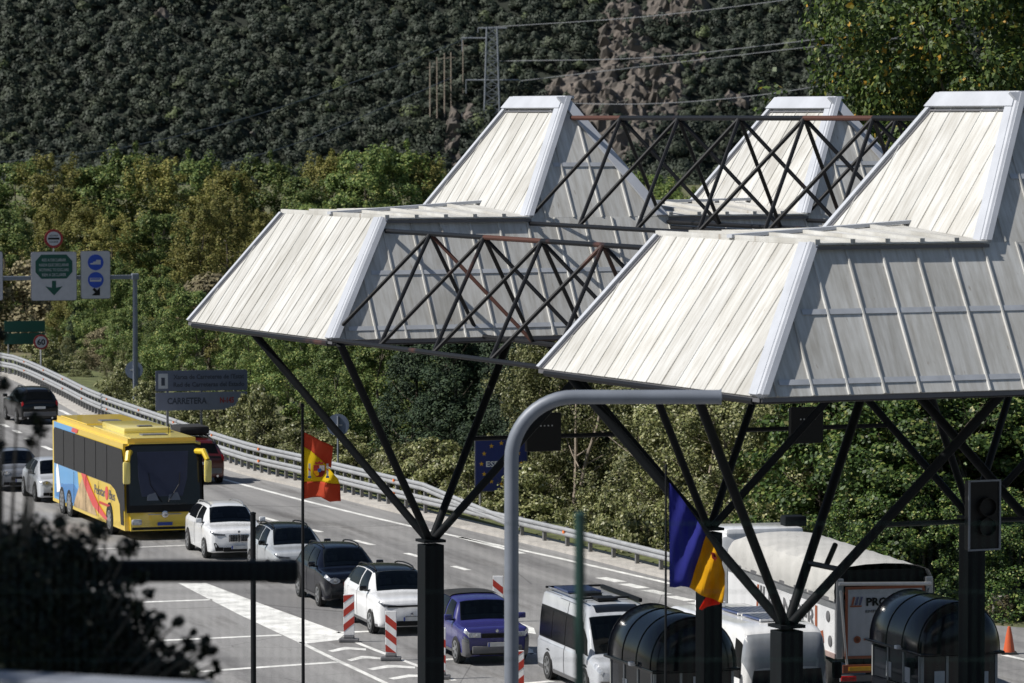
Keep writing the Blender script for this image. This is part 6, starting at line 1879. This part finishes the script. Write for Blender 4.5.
# dark leafy bush, out of focus
CL = [(-30, 590, 60, 26.4), (20, 580, 46, 26.2), (70, 600, 52, 26.6), (0, 640, 70, 26), (60, 655, 60, 26.3), (112, 640, 44, 26.8), (145, 664, 30, 26.4), (178, 676, 20, 26.6), (30, 540, 28, 27), (78, 556, 30, 26.8), (-14, 545, 30, 26.9), (112, 590, 26, 27.2),
      (165, 655, 20, 27), (150, 625, 15, 26.7), (40, 430, 8, 26.2), (36, 418, 6, 26.2), (30, 442, 6, 26.3), (4, 385, 8, 26.8), (0, 335, 8, 26.8), (18, 398, 9, 26.5), (-6, 310, 8, 27),
      (30, 610, 60, 27.2), (95, 615, 45, 27.4), (40, 570, 44, 27.4), (100, 668, 50, 27.3), (150, 682, 30, 27), (5, 565, 40, 27.5), (120, 660, 36, 27.6), (98, 530, 12, 26.6), (62, 522, 10, 26.5), (128, 548, 12, 26.6), (168, 594, 8, 26.6), (140, 578, 9, 26.9), (190, 640, 6, 26.9), (0, 445, 5, 26.4)]
for q_ in range(70):
    u_ = rnd.uniform(70, 218); v_ = rnd.uniform(max(535, 555 + (u_ - 120) * .95), 686)
    CL.append((u_, v_, rnd.uniform(3, 8), rnd.uniform(26.2, 27.6)))
CL = [c_ for c_ in CL if c_[:3] not in ((165, 655, 20), (112, 590, 26), (145, 664, 30), (168, 594, 8), (190, 640, 6))]
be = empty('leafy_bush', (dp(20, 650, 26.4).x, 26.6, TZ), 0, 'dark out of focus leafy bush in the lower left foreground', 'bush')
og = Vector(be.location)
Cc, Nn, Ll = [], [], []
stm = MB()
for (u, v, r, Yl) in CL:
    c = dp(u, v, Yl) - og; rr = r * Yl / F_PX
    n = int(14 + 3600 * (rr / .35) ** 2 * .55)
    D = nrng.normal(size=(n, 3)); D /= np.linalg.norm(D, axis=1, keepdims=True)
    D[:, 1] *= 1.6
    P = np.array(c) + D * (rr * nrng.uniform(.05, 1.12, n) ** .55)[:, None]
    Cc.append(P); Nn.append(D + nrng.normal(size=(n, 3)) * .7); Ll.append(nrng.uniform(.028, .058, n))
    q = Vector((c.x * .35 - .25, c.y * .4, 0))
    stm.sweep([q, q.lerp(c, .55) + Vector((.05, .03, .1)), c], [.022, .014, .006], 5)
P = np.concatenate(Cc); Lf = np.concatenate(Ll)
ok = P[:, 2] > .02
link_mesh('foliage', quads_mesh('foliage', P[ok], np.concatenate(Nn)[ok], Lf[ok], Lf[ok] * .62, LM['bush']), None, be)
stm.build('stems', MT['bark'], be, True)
# unseen tree added outside the left of the frame to shade this corner
tree('green', -11.4, 24.4, 15.5, 1.08, 'unseen tree added outside the left edge to shade the terrace', None, TZ)

# ================================================================ POWER LINE ON THE MOUNTAIN
def tower():
    Yt = 962.0
    kt = Yt / F_PX
    tp = dp(492, 27, Yt); bz = mtn(tp.x, Yt) - .5
    e = empty('transmission_tower', (tp.x, Yt, bz), 0, 'grey lattice power pylon standing on the mountainside', 'pylon')
    H_ = tp.z - bz
    wt, wb = 1.15, 1.75
    W_ = lambda z: wb + (wt - wb) * z / H_
    ns = 11
    for sx_ in (-1, 1):
        for sy in (-1, 1):
            m = MB(); m.tube((sx_ * wb, sy * wb, 0), (sx_ * wt, sy * wt, H_), .2, 5); m.build('leg', MT['pyl'], e)
    for q in range(ns):
        z0, z1 = H_ * q / ns, H_ * (q + 1) / ns
        a0, a1 = W_(z0), W_(z1)
        m = MB()
        for sy in (-1, 1):
            m.tube((-a0, sy * a0, z0), (a1, sy * a1, z1), .11, 4); m.tube((a0, sy * a0, z0), (-a1, sy * a1, z1), .11, 4)
            m.tube((sy * a0, -a0, z0), (sy * a1, a1, z1), .11, 4); m.tube((-a1, sy * a1, z1), (a1, sy * a1, z1), .07, 4)
        m.build('bracing', MT['pyl'], e)
    for (u0, u1, v) in ((466, 519, 80), (462, 486, 38), (478, 507, 28), (462, 500, 112)):
        p, q = dp(u0, v, Yt) - Vector(e.location), dp(u1, v, Yt) - Vector(e.location)
        m = MB(); m.tube(p, q, .17, 5); m.build('crossarm', MT['pyl'], e)
        m = MB(); m.tube(p, p - Vector((0, 0, 3.0 if v != 28 else 1)), .12, 5); m.build('insulator', MT['pyl'], e)
MT['pyl'] = mk('pylon_steel', (.22, .24, .27), .5, .3)
tower()
MT['cable'] = mk('cable', (.24, .25, .27), .5, .3)
def cable(pts, label, r=.075):
    P = [dp(u, v, Yc_) for u, v, Yc_ in pts]
    P = crom(P, 6.0)
    m = MB(); m.sweep([p - P[0] for p in P], r, 4)
    o = m.build('power_cable', MT['cable']); o.location = P[0]
    tag(o, label, 'cable', 'power cables')
cable([(-60, 168, 880), (0, 162, 890), (120, 148, 905), (245, 118, 925), (370, 76, 945), (492, 28, 962)], 'pale power cable sagging from the pylon top to the left')
cable([(492, 27, 962), (640, 17, 940), (784, 0, 910), (900, -20, 880)], 'pale power cable rising from the pylon top to the right')
cable([(500, 61, 962), (640, 58, 940), (760, 46, 925), (870, 32, 905), (960, 18, 890)], 'upper of the two close cables right of the pylon')
cable([(519, 81, 962), (680, 62, 940), (800, 48, 925), (880, 40, 905), (960, 30, 890)], 'lower of the two close cables right of the pylon')
cable([(505, 101, 962), (640, 104, 940), (760, 95, 925), (860, 78, 905), (960, 58, 890)], 'lowest power cable running behind the rear canopy peak')
cable([(200, 170, 905), (300, 142, 925), (400, 100, 945), (464, 72, 962)], 'faint power cable left of the pylon above the bright tree tops')
for q, (u, v0, v1, r) in enumerate([(430, 62, 101, .2), (437, 57, 92, .18), (444.5, 53, 85, .2), (451, 52, 80, .2), (463, 40, 58, .16), (448, 85, 98, .2)]):
    Yp = 958 + q * 2
    p, b_ = dp(u, v0, Yp), dp(u, v1, Yp)
    zz = min(b_.z, mtn(p.x, Yp)) - .6
    m = MB(); m.tube((0, 0, 0), (0, 0, p.z - zz), r * .8, 6, r * .6); m.tube((-.9, 0, p.z - zz - 1.2), (.9, 0, p.z - zz - 1.2), .11, 4)
    o = m.build('utility_pole', MT['bark_pale']); o.location = (p.x, Yp, zz)
    tag(o, ['tallest leftmost pale pole left of the pylon', 'second pale pole left of the pylon', 'third pale pole left of the pylon', 'fourth pale pole left of the pylon', 'short thin pole nearest the pylon', 'short low pole below the pale pole row'][q], 'pole', 'pale poles on the mountainside')
# ================================================================ labels of look-alikes: tell them apart by their order in the view
ORD = 'first second third fourth fifth sixth seventh eighth ninth tenth eleventh twelfth thirteenth fourteenth fifteenth sixteenth'.split()
same = {}
for o in sc.objects:
    if o.parent is None and 'label' in o and 'group' in o: same.setdefault(o['label'], []).append(o)
for lab, os_ in same.items():
    if 1 < len(os_) <= 16:
        os_.sort(key=lambda o: to_px(o.location)[0])
        for k, o in enumerate(os_): o['label'] = lab + ', ' + ORD[k] + ' from the left'
